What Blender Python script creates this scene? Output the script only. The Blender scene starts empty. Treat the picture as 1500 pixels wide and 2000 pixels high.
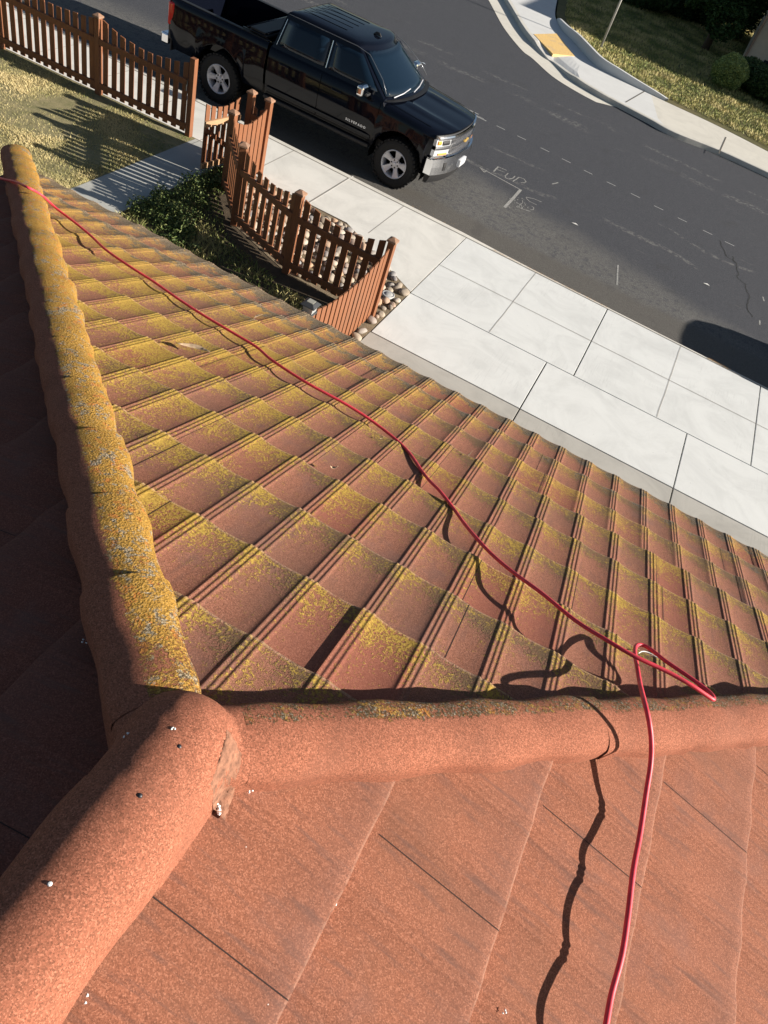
import bpy, math, random
import numpy as np
from mathutils import Vector, Matrix, noise
random.seed(7); rng = np.random.default_rng(7)
S = bpy.context.scene
C = S.collection
# ------------------------------------------------------------------ camera
H = 5.42                                             # eye height above the yard
A = np.array([[0.87119, 0.41271, 0.26588], [0.47773, -0.5879, -0.6528], [-0.11311, 0.69573, -0.70934]])
F = 1444.1
cam = bpy.data.cameras.new("camera"); co = bpy.data.objects.new("camera", cam); C.objects.link(co)
cam.sensor_fit = 'HORIZONTAL'; cam.sensor_width = 36; cam.lens = 36 * F / 1500; cam.clip_end = 2000; cam.clip_start = .02
M = Matrix(((A[0][0], -A[1][0], -A[2][0], 0), (A[0][1], -A[1][1], -A[2][1], 0), (A[0][2], -A[1][2], -A[2][2], H), (0, 0, 0, 1)))
co.matrix_world = M
S.camera = co
S.render.resolution_x = 768; S.render.resolution_y = 1024
# ------------------------------------------------------------------ light
SUN_AZ, SUN_EL = 10.0, 20.6                          # azimuth from +X towards +Y
w = bpy.data.worlds.new("World"); S.world = w; w.use_nodes = True
nt = w.node_tree; bg = nt.nodes['Background']
sky = nt.nodes.new('ShaderNodeTexSky'); sky.sky_type = 'NISHITA'; sky.sun_disc = False
sky.sun_elevation = math.radians(SUN_EL); sky.sun_rotation = math.radians(90 - SUN_AZ)
nt.links.new(sky.outputs[0], bg.inputs[0]); bg.inputs[1].default_value = 0.04
sl = bpy.data.lights.new("sun", 'SUN'); so = bpy.data.objects.new("sun", sl); C.objects.link(so)
sl.energy = 5.0; sl.angle = math.radians(.5); sl.color = (1.0, .93, .83)
sd = Vector((math.cos(math.radians(SUN_EL)) * math.cos(math.radians(SUN_AZ)), math.cos(math.radians(SUN_EL)) * math.sin(math.radians(SUN_AZ)), math.sin(math.radians(SUN_EL))))
so.rotation_euler = sd.to_track_quat('Z', 'Y').to_euler(); so.location = (20, 5, 20)
S.view_settings.view_transform = 'Standard'; S.view_settings.look = 'None'; S.view_settings.gamma = 1; S.view_settings.exposure = 1.05

# ------------------------------------------------------------------ helpers
def ray(u, v):
    d = A.T @ np.array([(u - 750) / F, (v - 1000) / F, 1.0]); return d
def at(u, v, z=0.0):
    d = ray(u, v); k = (z - H) / d[2]; return (d[0] * k, d[1] * k, z)
def g2(u, v, z=0.0):
    p = at(u, v, z); return (p[0], p[1])

class MB:
    def __init__(s): s.v = []; s.f = []; s.uv = []
    def add(s, vs, fs):
        n = len(s.v); s.v += [tuple(p) for p in vs]; s.f += [tuple(i + n for i in f) for f in fs]; return s
    def box(s, c, d, R=None, taper=1.0):
        vs = []
        for z in (-1, 1):
            k = taper if z > 0 else 1
            for x, y in ((-1, -1), (1, -1), (1, 1), (-1, 1)):
                p = Vector((x * d[0] / 2 * k, y * d[1] / 2 * k, z * d[2] / 2))
                if R is not None: p = R @ p
                vs.append(p + Vector(c))
        return s.add(vs, [(3, 2, 1, 0), (4, 5, 6, 7), (0, 1, 5, 4), (1, 2, 6, 5), (2, 3, 7, 6), (3, 0, 4, 7)])
    def tube(s, pts, r, n=10, cap=True):
        pts = [Vector(p) for p in pts]; rs = r if isinstance(r, (list, tuple)) else [r] * len(pts)
        vs = []; fs = []; up = None
        for i, p in enumerate(pts):
            a = pts[max(i - 1, 0)]; b = pts[min(i + 1, len(pts) - 1)]; t = (b - a).normalized()
            if up is None: up = Vector((0, 0, 1)) if abs(t.z) < .9 else Vector((1, 0, 0))
            x = t.cross(up).normalized(); y = x.cross(t).normalized(); up = y
            for k in range(n):
                th = 2 * math.pi * k / n; vs.append(p + rs[i] * (math.cos(th) * x + math.sin(th) * y))
        for i in range(len(pts) - 1):
            for k in range(n):
                a = i * n + k; b = i * n + (k + 1) % n; fs.append((a, b, b + n, a + n))
        if cap: fs.append(tuple(range(n))[::-1]); fs.append(tuple((len(pts) - 1) * n + k for k in range(n)))
        return s.add(vs, fs)
    def lathe(s, prof, n=32, axis='y', c=(0, 0, 0)):
        vs = []; fs = []
        for r, h in prof:
            for k in range(n):
                th = 2 * math.pi * k / n; a, b = r * math.cos(th), r * math.sin(th)
                p = (a, h, b) if axis == 'y' else ((a, b, h) if axis == 'z' else (h, a, b))
                vs.append((p[0] + c[0], p[1] + c[1], p[2] + c[2]))
        for i in range(len(prof) - 1):
            for k in range(n):
                a = i * n + k; b = i * n + (k + 1) % n; fs.append((a, b, b + n, a + n))
        return s.add(vs, fs)
    def poly(s, pts, z0, z1=None):
        n = len(pts); vs = [(p[0], p[1], z1 if z1 is not None else z0) for p in pts]
        if z1 is None: return s.add(vs, [tuple(range(n))])
        vs += [(p[0], p[1], z0) for p in pts]
        return s.add(vs, [tuple(range(n)), tuple(range(2 * n - 1, n - 1, -1))] + [(i, i + n, (i + 1) % n + n, (i + 1) % n) for i in range(n)])
    def grid(s, rows, closed=False):
        n = len(rows[0]); vs = [p for r in rows for p in r]; fs = []
        for i in range(len(rows) - 1):
            for k in range(n if closed else n - 1):
                a = i * n + k; b = i * n + (k + 1) % n; fs.append((a, b, b + n, a + n))
        return s.add(vs, fs)
    def build(s, name, mat, parent=None, smooth=False, bevel=0, fixn=True):
        me = bpy.data.meshes.new(name); me.from_pydata(s.v, [], s.f); me.update()
        if fixn:
            import bmesh
            bm = bmesh.new(); bm.from_mesh(me); bmesh.ops.recalc_face_normals(bm, faces=bm.faces); bm.to_mesh(me); bm.free()
        if smooth: me.polygons.foreach_set('use_smooth', [True] * len(me.polygons))
        o = bpy.data.objects.new(name, me); C.objects.link(o); me.materials.append(mat)
        if parent: o.parent = parent
        if bevel:
            m = o.modifiers.new('bevel', 'BEVEL'); m.width = bevel; m.segments = 2; m.limit_method = 'ANGLE'
        return o

def raw(name, verts, faces, mat, parent=None, smooth=False, uv=None, attr=None):
    me = bpy.data.meshes.new(name)
    verts = np.asarray(verts, dtype=np.float32); faces = np.asarray(faces, dtype=np.int32)
    k = faces.shape[1]
    me.vertices.add(len(verts)); me.vertices.foreach_set('co', verts.ravel())
    me.loops.add(faces.size); me.loops.foreach_set('vertex_index', faces.ravel())
    me.polygons.add(len(faces)); me.polygons.foreach_set('loop_start', np.arange(len(faces), dtype=np.int32) * k)
    me.update(calc_edges=True); me.validate()
    if uv is not None:
        l = me.uv_layers.new(name='UVMap'); l.data.foreach_set('uv', np.asarray(uv, dtype=np.float32)[faces.ravel()].ravel())
    if attr is not None:
        a = me.attributes.new('rnd', 'FLOAT', 'POINT'); a.data.foreach_set('value', np.asarray(attr, dtype=np.float32))
    if smooth: me.polygons.foreach_set('use_smooth', [True] * len(me.polygons))
    me.materials.append(mat)
    o = bpy.data.objects.new(name, me); C.objects.link(o)
    if parent: o.parent = parent
    return o
def tag(o, label=None, cat=None, group=None, kind=None):
    if label: o['label'] = label
    if cat: o['category'] = cat
    if group: o['group'] = group
    if kind: o['kind'] = kind
    return o
def empty(name, loc, rz=0):
    o = bpy.data.objects.new(name, None); C.objects.link(o); o.location = loc; o.rotation_euler = (0, 0, rz); o.empty_display_size = .1; return o
def copy_tree(o, parent=None):
    c = o.copy(); C.objects.link(c)
    if parent: c.parent = parent
    for ch in list(o.children): copy_tree(ch, c)
    return c

# ------------------------------------------------------------------ materials
class N:
    def __init__(s, name):
        s.m = bpy.data.materials.new(name); s.m.use_nodes = True; s.t = s.m.node_tree; s.b = s.t.nodes['Principled BSDF']; s._co = None
    def n(s, typ, **kw):
        x = s.t.nodes.new(typ)
        for k, v in kw.items(): setattr(x, k, v)
        return x
    def l(s, a, b): s.t.links.new(a, b)
    def co(s, kind='Object'):
        return s.n('ShaderNodeTexCoord').outputs[kind]
    def pos(s):
        return s.n('ShaderNodeNewGeometry').outputs['Position']
    def noise(s, vec, scale, detail=3, rough=.55, dist=0):
        x = s.n('ShaderNodeTexNoise'); x.inputs['Scale'].default_value = scale; x.inputs['Detail'].default_value = detail
        x.inputs['Roughness'].default_value = rough; x.inputs['Distortion'].default_value = dist
        if vec is not None: s.l(vec, x.inputs['Vector'])
        return x.outputs['Fac']
    def voro(s, vec, scale, out='Distance', feature='F1'):
        x = s.n('ShaderNodeTexVoronoi', feature=feature); x.inputs['Scale'].default_value = scale; s.l(vec, x.inputs['Vector']); return x.outputs[out]
    def ramp(s, fac, stops):
        x = s.n('ShaderNodeValToRGB'); e = x.color_ramp.elements
        while len(e) < len(stops): e.new(.5)
        for i, (p, c) in enumerate(stops):
            e[i].position = p; e[i].color = (*(c if isinstance(c, (tuple, list)) else (c, c, c)), 1)
        s.l(fac, x.inputs[0]); return x.outputs[0]
    def step(s, fac, a, b):
        x = s.n('ShaderNodeMapRange'); x.interpolation_type = 'SMOOTHSTEP'
        x.inputs[1].default_value = a; x.inputs[2].default_value = b; s.l(fac, x.inputs[0]); return x.outputs[0]
    def mix(s, fac, a, b, mode='MIX'):
        x = s.n('ShaderNodeMix', data_type='RGBA', blend_type=mode)
        for k, v in ((0, fac), (6, a), (7, b)):
            if isinstance(v, (int, float)): x.inputs[k].default_value = v
            elif isinstance(v, (tuple, list)): x.inputs[k].default_value = (*v[:3], 1)
            else: s.l(v, x.inputs[k])
        return x.outputs[2]
    def math(s, op, a, b=0.0, c=None):
        x = s.n('ShaderNodeMath', operation=op)
        for k, v in enumerate((a, b) if c is None else (a, b, c)):
            if isinstance(v, (int, float)): x.inputs[k].default_value = v
            else: s.l(v, x.inputs[k])
        return x.outputs[0]
    def sep(s, vec):
        x = s.n('ShaderNodeSeparateXYZ'); s.l(vec, x.inputs[0]); return x.outputs
    def scale(s, vec, sc, rot=(0, 0, 0)):
        x = s.n('ShaderNodeMapping'); x.inputs['Scale'].default_value = sc; x.inputs['Rotation'].default_value = rot; s.l(vec, x.inputs['Vector']); return x.outputs[0]
    def bump(s, h, dist, strength=1.0, prev=None):
        x = s.n('ShaderNodeBump'); x.inputs['Strength'].default_value = strength; x.inputs['Distance'].default_value = dist; s.l(h, x.inputs['Height'])
        if prev is not None: s.l(prev, x.inputs['Normal'])
        return x.outputs[0]
    def out(s, col=None, rough=.8, metal=0, spec=.5, normal=None, coat=0):
        if col is not None:
            if isinstance(col, (tuple, list)): s.b.inputs['Base Color'].default_value = (*col, 1)
            else: s.l(col, s.b.inputs['Base Color'])
        if isinstance(rough, (int, float)): s.b.inputs['Roughness'].default_value = rough
        else: s.l(rough, s.b.inputs['Roughness'])
        s.b.inputs['Metallic'].default_value = metal; s.b.inputs['Specular IOR Level'].default_value = spec
        s.b.inputs['Coat Weight'].default_value = coat; s.b.inputs['Coat Roughness'].default_value = .02
        if normal is not None: s.l(normal, s.b.inputs['Normal'])
        return s.m

TERRA = (.285, .106, .060)
def roof_mat(name, lichen, base=TERRA, c0=.426, e=.35, ymax=3.6, rimw=.2):
    m = N(name); uv = m.co('UV'); P = m.pos(); x, y, _ = m.sep(uv)
    # granules
    gr = m.voro(P, 400, 'Color'); g1 = m.sep(gr)[0]
    big = m.noise(P, 2.3, 4); mid = m.noise(P, 14, 4)
    gk = .5 if lichen else .62; dark = tuple(k * gk for k in base); lite = (base[0] * 1.35, base[1] * 1.5, base[2] * 1.6)
    col = m.ramp(g1, [(0, dark), (.25, tuple(k * .8 for k in base)), (.7, base), (1, lite)])
    col = m.mix(m.math('MULTIPLY', m.step(big, .45, .75), .45), col, (base[0] * .55, base[1] * .75, base[2] * .85))
    col = m.mix(m.math('MULTIPLY', m.step(m.noise(P, 3.7, 4, .65), .52, .72), .40 if lichen else .28), col, (.155, .095, .085))
    # streaky greying that runs down the slope
    st = m.noise(m.scale(uv, (13, 1.5, 1)), 3.0, 4, .6)
    col = m.mix(m.math('MULTIPLY', m.step(st, .5, .72), .4 if lichen else .62), col, (.125, .066, .052))
    fr = m.math('FRACT', m.math('DIVIDE', m.math('SUBTRACT', y, c0), e))
    clump = m.noise(P, 120, 3, .7)
    if lichen:
        down = m.math('DIVIDE', y, ymax)
        wx = m.math('FRACT', m.math('DIVIDE', m.math('SUBTRACT', x, -.0486), .19714))     # 0 and 1 on the ribs
        patch = m.noise(P, 6.5, 4, .6)
        # grime: dark olive on the lower end of each pan just before the ribs
        k1 = m.math('ADD', m.math('MULTIPLY', m.step(fr, .3, 1.0), .75), m.math('MULTIPLY', patch, .7))
        k1 = m.math('ADD', k1, m.math('MULTIPLY', down, .22))
        side = m.math('MULTIPLY', m.step(wx, .42, .8), .22)
        fine = m.math('ADD', m.math('MULTIPLY', m.math('SUBTRACT', clump, .5), 1.5), m.math('MULTIPLY', m.math('SUBTRACT', m.noise(P, 42, 3, .6), .5), .8))
        ol = m.step(m.math('ADD', m.math('ADD', k1, side), fine), .92, 1.25)
        col = m.mix(m.math('MULTIPLY', ol, .75), col, (.12, .088, .045))
        # yellow lichen
        left = m.math('MULTIPLY', m.step(m.math('MULTIPLY', x, -1), -.5, 1.6), .22)
        k2 = m.math('ADD', m.math('MULTIPLY', m.step(fr, .2, 1.0), .30), m.math('ADD', m.math('MULTIPLY', m.noise(P, 8, 5, .7), .8), m.math('MULTIPLY', m.noise(P, 2.6, 3, .6), .45)))
        cell = m.n('ShaderNodeTexWhiteNoise', noise_dimensions='2D'); cv_ = m.n('ShaderNodeCombineXYZ'); m.l(m.math('FLOOR', m.math('DIVIDE', m.math('ADD', x, .0486), .19714)), cv_.inputs[0]); m.l(m.math('FLOOR', m.math('DIVIDE', m.math('SUBTRACT', y, c0), e)), cv_.inputs[1]); m.l(cv_.outputs[0], cell.inputs['Vector']); tile = m.math('SUBTRACT', cell.outputs['Value'], .5)
        col = m.mix(m.math('MULTIPLY', m.step(cell.outputs['Value'], .70, .98), .45), col, (.27, .075, .05))
        k2 = m.math('ADD', k2, m.math('MULTIPLY', tile, .22))
        k2 = m.math('ADD', m.math('ADD', k2, m.math('MULTIPLY', down, .10)), left)
        k2 = m.math('ADD', k2, m.math('MULTIPLY', m.math('SUBTRACT', 1.0, m.step(wx, .12, .5)), .12))
        k2 = m.math('ADD', k2, m.math('MULTIPLY', m.step(wx, .9, .98), .12))
        ye = m.step(m.math('ADD', k2, fine), .90, 1.26)
        ycol = m.ramp(clump, [(.3, (.18, .115, .025)), (.5, (.36, .235, .035)), (.7, (.48, .32, .065))])
        ycol = m.mix(m.math('MULTIPLY', m.step(down, .55, 1.0), .65), ycol, (.40, .225, .07))
        col = m.mix(m.math('MULTIPLY', ye, .85), col, ycol)
        # grey and black crust close to the eave and the left end
        k3 = m.math('ADD', m.math('MULTIPLY', m.step(down, .5, 1.05), .42), m.math('MULTIPLY', m.noise(P, 16, 5, .7), .8))
        k3 = m.math('ADD', m.math('ADD', k3, m.math('MULTIPLY', m.step(fr, .4, 1), .16)), m.math('MULTIPLY', left, .5))
        k3 = m.math('ADD', k3, m.math('MULTIPLY', m.step(wx, .45, .8), .08))
        ge = m.step(k3, .90, 1.0)
        gcol = m.ramp(m.voro(P, 170, 'Distance'), [(0, (.34, .29, .22)), (.35, (.19, .155, .115)), (.7, (.045, .038, .03))])
        col = m.mix(m.math('MULTIPLY', ge, .85), col, gcol)
        h = m.math('ADD', m.math('MULTIPLY', g1, .35), m.math('MULTIPLY', m.math('MAXIMUM', ye, ol), clump))
        nm = m.bump(h, .0035, .9)
    else:
        h = g1
        col = m.mix(m.math('MULTIPLY', m.step(fr, .5, 1.0), .22), col, (.15, .085, .07))
        sp = m.voro(m.scale(P, (1, 1, 1)), 38, 'Distance')
        col = m.mix(m.math('MULTIPLY', m.math('LESS_THAN', sp, .045), m.step(mid, .62, .66)), col, (.7, .66, .62))
        nm = m.bump(h, .0014, .9, m.bump(mid, .004, .5))
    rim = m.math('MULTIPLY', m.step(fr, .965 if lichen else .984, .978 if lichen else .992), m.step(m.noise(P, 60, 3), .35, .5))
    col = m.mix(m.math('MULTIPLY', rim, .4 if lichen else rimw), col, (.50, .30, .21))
    return m.out(col, .92, spec=.25, normal=nm)
def cap_mat(name, mode):
    m = N(name); uv = m.co('UV'); P = m.pos(); x, y, _ = m.sep(uv)      # x: 0..1 round the cap, y: metres along
    g1 = m.sep(m.voro(P, 400, 'Color'))[0]; mid = m.noise(P, 13, 4); base = TERRA
    col = m.ramp(g1, [(0, tuple(k * .6 for k in base)), (.25, tuple(k * .88 for k in base)), (.7, (.33, .115, .066)), (1, (.45, .175, .105))])
    col = m.mix(m.math('MULTIPLY', m.step(m.noise(P, 5, 3), .5, .75), .4), col, (.20, .085, .055))
    h = g1; clump = m.noise(P, 110, 4, .7); dist = .0011
    if mode != 'plain':
        f2 = m.math('MULTIPLY', m.math('SUBTRACT', clump, .5), .7)
        pn = m.noise(P, 9, 4, .65)
        if mode == 'left':      # crusted over the crown and the street side, denser down the hip
            zone = m.math('SUBTRACT', 1.0, m.step(x, .50, .72)); along = m.math('ADD', m.math('MULTIPLY', m.step(y, .0, .8), .22), m.math('MULTIPLY', m.step(y, .6, 2.2), .14))
            k = m.math('ADD', m.math('ADD', m.math('MULTIPLY', zone, .70), along), m.math('ADD', m.math('MULTIPLY', pn, .55), f2)); th = .90
        else:
            zone = m.step(x, .40, .60); along = None
            k = m.math('ADD', m.math('MULTIPLY', zone, .75), m.math('ADD', m.math('MULTIPLY', pn, .45), f2)); th = .92
        ye = m.step(k, th, th + .12)
        ycol = m.ramp(clump, [(.3, (.22, .12, .02)), (.5, (.42, .235, .035)), (.7, (.50, .31, .09))])
        col = m.mix(m.math('MULTIPLY', ye, .9), col, ycol)
        orr = m.step(m.noise(P, 23, 4, .7), .56, .62)
        col = m.mix(m.math('MULTIPLY', m.math('MULTIPLY', orr, ye), .7), col, (.50, .17, .04))
        wh = m.step(m.math('ADD', m.noise(P, 30, 5, .75), m.math('MULTIPLY', m.noise(P, 5, 3), .3)), .69 if mode == 'left' else .56, .76 if mode == 'left' else .62)
        vd = m.voro(P, 150, 'Distance')
        wcol = m.ramp(vd, [(0, (.50, .46, .38)), (.4, (.34, .29, .21)), (.8, (.05, .045, .04))] if mode == 'left' else [(0, (.42, .40, .36)), (.3, (.22, .20, .17)), (.6, (.035, .032, .028))])
        col = m.mix(m.math('MULTIPLY', m.math('MULTIPLY', wh, ye), .85), col, wcol)
        bk = m.math('LESS_THAN', m.voro(P, 60, 'Distance'), .14)
        col = m.mix(m.math('MULTIPLY', m.math('MULTIPLY', bk, ye), .8), col, (.05, .03, .02))
        h = m.math('ADD', m.math('MULTIPLY', g1, .25), m.math('MULTIPLY', ye, m.math('ADD', clump, m.math('MULTIPLY', vd, .6)))); dist = .006
    nm = m.bump(h, dist, .9, m.bump(mid, .004, .4))
    return m.out(col, .92, spec=.25, normal=nm)

def simple(name, col, rough=.6, metal=0, spec=.5, coat=0, var=0, scale=20, bump=0):
    m = N(name)
    if var:
        n = m.noise(m.co(), scale, 4); c = m.ramp(n, [(.3, tuple(k * (1 - var) for k in col)), (.7, tuple(min(1, k * (1 + var)) for k in col))])
        return m.out(c, rough, metal, spec, m.bump(n, bump) if bump else None, coat)
    return m.out(col, rough, metal, spec, None, coat)

def concrete(name, base, stain=.25, scratch=True, grit=1.0):
    m = N(name); P = m.pos()
    b = m.noise(P, 1.3, 7, .7, 1.2); mm = m.noise(P, 4, 8, .75, .8); f = m.noise(P, 130, 2)
    col = m.ramp(b, [(.3, tuple(k * (1 - stain * .6) for k in base)), (.55, base), (.8, tuple(min(1, k * 1.06) for k in base))])
    col = m.mix(m.math('MULTIPLY', m.step(mm, .52, .75), stain * .8), col, tuple(k * .72 for k in base))
    col = m.mix(m.math('MULTIPLY', m.step(f, .55, .75), .18), col, tuple(k * .6 for k in base))
    spots = m.math('LESS_THAN', m.voro(P, 3.1, 'Distance'), .035)
    col = m.mix(m.math('MULTIPLY', spots, .3), col, tuple(k * .5 for k in base))
    if scratch:
        s2 = m.noise(m.scale(P, (26, 1.6, 1), (0, 0, .25)), 1.6, 4, .6)
        msk = m.step(m.noise(P, .8, 2), .52, .62)
        col = m.mix(m.math('MULTIPLY', m.math('MULTIPLY', m.step(s2, .55, .62), msk), .16), col, tuple(k * .55 for k in base))
    return m.out(col, .85, spec=.3, normal=m.bump(m.noise(P, 90, 3), .0015 * grit, .6))

def wood(name, col, axis=(22, 22, 1.2)):
    m = N(name); P = m.co(); W = m.pos()
    n = m.noise(m.scale(P, axis), 4, 5, .6, .6); v = m.noise(W, 3.2, 2)
    c = m.ramp(n, [(.25, tuple(k * .62 for k in col)), (.55, col), (.8, tuple(min(1, k * 1.3) for k in col))])
    c = m.mix(m.math('MULTIPLY', m.step(v, .45, .7), .4), c, (col[0] * .75, col[1] * .9, col[2] * 1.1))
    return m.out(c, .62, spec=.35, normal=m.bump(n, .002, .5))

M_wood = wood('stained_redwood', (.215, .083, .036)); M_wood_gate = wood('pale_gate_wood', (.46, .27, .14), (2, 2, 20)); M_cap = wood('weathered_post_cap', (.28, .16, .10), (9, 9, 9))  # gate rails get a paler wood tone than the pickets
M_conc = concrete('pale_concrete', (.64, .645, .625), .24); M_walk = concrete('sidewalk_concrete', (.64, .625, .58), .26, False)
M_old = concrete('old_grey_concrete', (.42, .40, .36), .3); M_path = concrete('path_concrete', (.40, .40, .37), .25, False)
M_curb = concrete('curb_concrete', (.58, .555, .50), .3, False); M_far = concrete('far_concrete', (.60, .57, .50), .2, False); M_ramp = concrete('ramp_concrete', (.60, .60, .585), .1, False)
M_joint = simple('joint_dirt', (.10, .085, .065), .95); M_jthin = simple('thin_joint', (.28, .25, .21), .95)
M_jlip = simple('joint_lip', (.68, .66, .62), .9)

# ------------------------------------------------------------------ the street and the ground
def asphalt():
    m = N('asphalt'); P = m.pos(); x, y, _ = m.sep(P)
    f = m.sep(m.voro(P, 120, 'Color'))[0]
    n1 = m.noise(P, .8, 5, .6); n2 = m.noise(P, 9, 4, .75); n3 = m.noise(P, 2.2, 5, .7)
    new = m.ramp(f, [(0, (.033, .034, .041)), (.6, (.048, .050, .058)), (1, (.080, .082, .09))])
    old = m.ramp(f, [(0, (.066, .064, .062)), (.5, (.094, .091, .087)), (1, (.16, .155, .146))])
    gut = m.ramp(f, [(0, (.070, .065, .058)), (.5, (.09, .083, .074)), (1, (.12, .112, .10))])
    # broken edge of the seal coat: worn old asphalt shows for the first metre and a half off the kerb
    edge = m.math('ADD', m.math('ADD', y, m.math('MULTIPLY', m.math('MAXIMUM', x, -3.0), .22)), m.math('ADD', m.math('MULTIPLY', n1, 1.0), m.math('MULTIPLY', n2, 1.1)))
    k = m.math('SUBTRACT', 1.0, m.step(edge, 14.7, 15.6))
    patchy = m.math('MULTIPLY', m.step(n2, .36, .50), k)
    col = m.mix(m.math('MAXIMUM', m.math('MULTIPLY', k, .35), patchy), new, old)
    col = m.mix(m.math('SUBTRACT', 1.0, m.step(m.math('ADD', y, m.math('MULTIPLY', n3, .4)), 13.0, 13.35)), col, gut)
    # scuffed pale lines along the street
    for yy, wd in ((15.5, .10), (16.7, .08), (20.6, .22), (21.6, .12)):
        d = m.math('ABSOLUTE', m.math('SUBTRACT', m.math('ADD', y, m.math('MULTIPLY', m.math('SUBTRACT', m.noise(P, .35, 3), .5), 1.4)), yy))
        ln = m.math('MULTIPLY', m.math('SUBTRACT', 1.0, m.step(d, wd * .3, wd)), m.step(n2, .46, .6))
        ln = m.math('MULTIPLY', ln, m.step(m.noise(P, .5, 2), .42, .56))
        col = m.mix(m.math('MULTIPLY', ln, .7), col, (.17, .165, .155))
    sc = m.math('MULTIPLY', m.step(m.noise(m.scale(P, (1.2, 9, 1), (0, 0, .12)), 1.3, 5, .7), .60, .70), m.step(m.noise(P, .6, 3), .5, .6))
    col = m.mix(m.math('MULTIPLY', sc, .35), col, (.16, .155, .145))
    bl = m.step(m.noise(P, 1.9, 3, .5), .62, .72)
    col = m.mix(m.math('MULTIPLY', bl, .25), col, (.035, .033, .033))
    return m.out(col, .82, spec=.35, normal=m.bump(f, .004, .7))
M_asph = asphalt()
RZ = -.13
tag(MB().poly([(-70, 5), (70, 5), (70, 200), (-70, 200)], RZ).build('road', M_asph), kind='structure')
def soil(name, a, b, sc=7):
    m = N(name); P = m.pos(); n = m.noise(P, sc, 6, .7); f = m.noise(P, 60, 4, .7)
    c = m.mix(m.math('MULTIPLY', f, .6), m.ramp(n, [(.3, a), (.7, b)]), tuple(k * .5 for k in a))
    return m.out(c, .95, spec=.2, normal=m.bump(f, .012, .8))
M_soil = soil('dry_soil', (.20, .15, .10), (.32, .26, .17)); M_soil2 = soil('bed_soil', (.06, .045, .03), (.13, .095, .06))
M_lsoil = soil('thatch', (.20, .19, .09), (.40, .33, .19), 5); M_farlawn = soil('far_lawn_soil', (.10, .105, .04), (.21, .17, .085), 1.2)
KY = 12.04                                            # street side of the kerb
# broad base under the plots, a real sheet out to the horizon
tag(MB().poly([(-700, -700), (700, -700), (700, 900), (-700, 900)], -.25).build('ground', M_soil), kind='structure')
yb = lambda x: KY - .021 * (x + 2)                    # the kerb line drifts very slightly
# yard block
tag(MB().poly([(-40, -30), (-2.4, -30), (-2.4, 9.47), (-2.4, 10.5), (-5.7, 10.6), (-7.1, 10.7), (-40, 10.5)], -.25, -.004).build('yard_soil', M_soil2), kind='structure')
# sidewalk strip in front of the fence
tag(MB().poly([(-40, 9.3), (-12.6, 10.52), (-7.1, 10.76), (-6.2, 10.76), (-5.6, 10.5), (-2.405, 10.5), (-2.405, yb(-2.4) - .15), (-40, yb(-40) - .15)], -.2, 0.0).build('sidewalk', M_walk), kind='structure')
# kerb with a rolled edge
rows = []
for x in np.linspace(-40, 40, 161):
    y0 = yb(x); drop = .0 if x < -2.4 else min(1, (x + 2.4) / 1.6) * .055
    rows.append([(x, y0 - .145, .002), (x, y0 - .06, .002 - drop * .4), (x, y0 - .02, -.008 - drop * .8), (x, y0 + .005, -.03 - drop), (x, y0 + .03, -.2)])
tag(MB().grid(rows).build('kerb', M_curb, smooth=True), kind='structure')
# driveway slabs, each with its tooled joints as real gaps
J = .008
def slab(xa, xb, ya, yc, mat, nm='driveway', dz=0):
    g = J
    return MB().poly([(xa + g, ya + g), (xb - g, ya + g), (xb - g, yc - g), (xa + g, yc - g)], -.2, dz)
YT = KY - .16; YM = 9.47; YL = 8.13
dr = MB()
xs1 = [-2.40, .23, 2.92, 5.6, 8.3, 11.0]
for a, b in zip(xs1, xs1[1:]): 
    pts = [(a + J, YM + J), (b - J, YM + J), (b - J, yb(b) - .155), (a + J, yb(a) - .155)]; dr.poly(pts, -.2, 0)
xs2 = [-2.40, -.19, 1.97, 4.13, 6.3, 8.5, 11.0]
for a, b in zip(xs2, xs2[1:]): dr.poly([(a + J, YL + J), (b - J, YL + J), (b - J, YM - J), (a + J, YM - J)], -.2, 0)
tag(dr.build('driveway', M_conc, bevel=.004), kind='structure')
old = MB()
xs3 = [-2.85, -.19, 1.97, 4.13, 6.3, 8.5, 11.0]
for a, b in zip(xs3, xs3[1:]): old.poly([(a + J, 3.6), (b - J, 3.6), (b - J, YL - J), (a + J, YL - J)], -.2, -.004)
tag(old.build('garage_apron', M_old, bevel=.004), kind='structure')
tag(MB().poly([(-2.45, 3.6), (11, 3.6), (11, 11.75), (-2.45, 11.9)], -.23, -.035).build('joint_bed', M_joint), kind='structure')
# hairline joints tooled into the slabs
jt = MB()
def strip(a, b, wd, z, mb):
    a = Vector((*a, z)); b = Vector((*b, z)); t = (b - a).normalized(); n_ = Vector((-t.y, t.x, 0)) * wd / 2
    mb.add([a - n_, b - n_, b + n_, a + n_], [(0, 1, 2, 3)])
def wob(a, b, wd, z, mb, amp=.006, n=14):
    pts = []
    for i in range(n + 1):
        f = i / n; pts.append((a[0] + (b[0] - a[0]) * f + random.uniform(-amp, amp), a[1] + (b[1] - a[1]) * f + random.uniform(-amp, amp)))
    for p, q_ in zip(pts, pts[1:]): strip(p, q_, wd, z, mb)
strip((-2.40, 10.62), (10.9, 10.57), .009, .004, jt)
for x in (-1.11, 1.51, 4.2, 6.9, 9.6): wob((x + .03, YT + .0), (x, YM + .02), .007, .004, jt, .004)
strip((-40, yb(-40) - .162), (10.6, yb(10.6) - .162), .010, .004, jt)
for x in (-4.70, -3.6, -5.8, -6.9, -8.05, -9.2, -10.35, -11.5, -12.65): strip((x, 10.5), (x + .0, yb(x) - .16), .012 if x == -4.70 else .007, .004, jt)
tag(jt.build('pavement_joints', M_jthin), kind='structure')
lip = MB()
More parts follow.
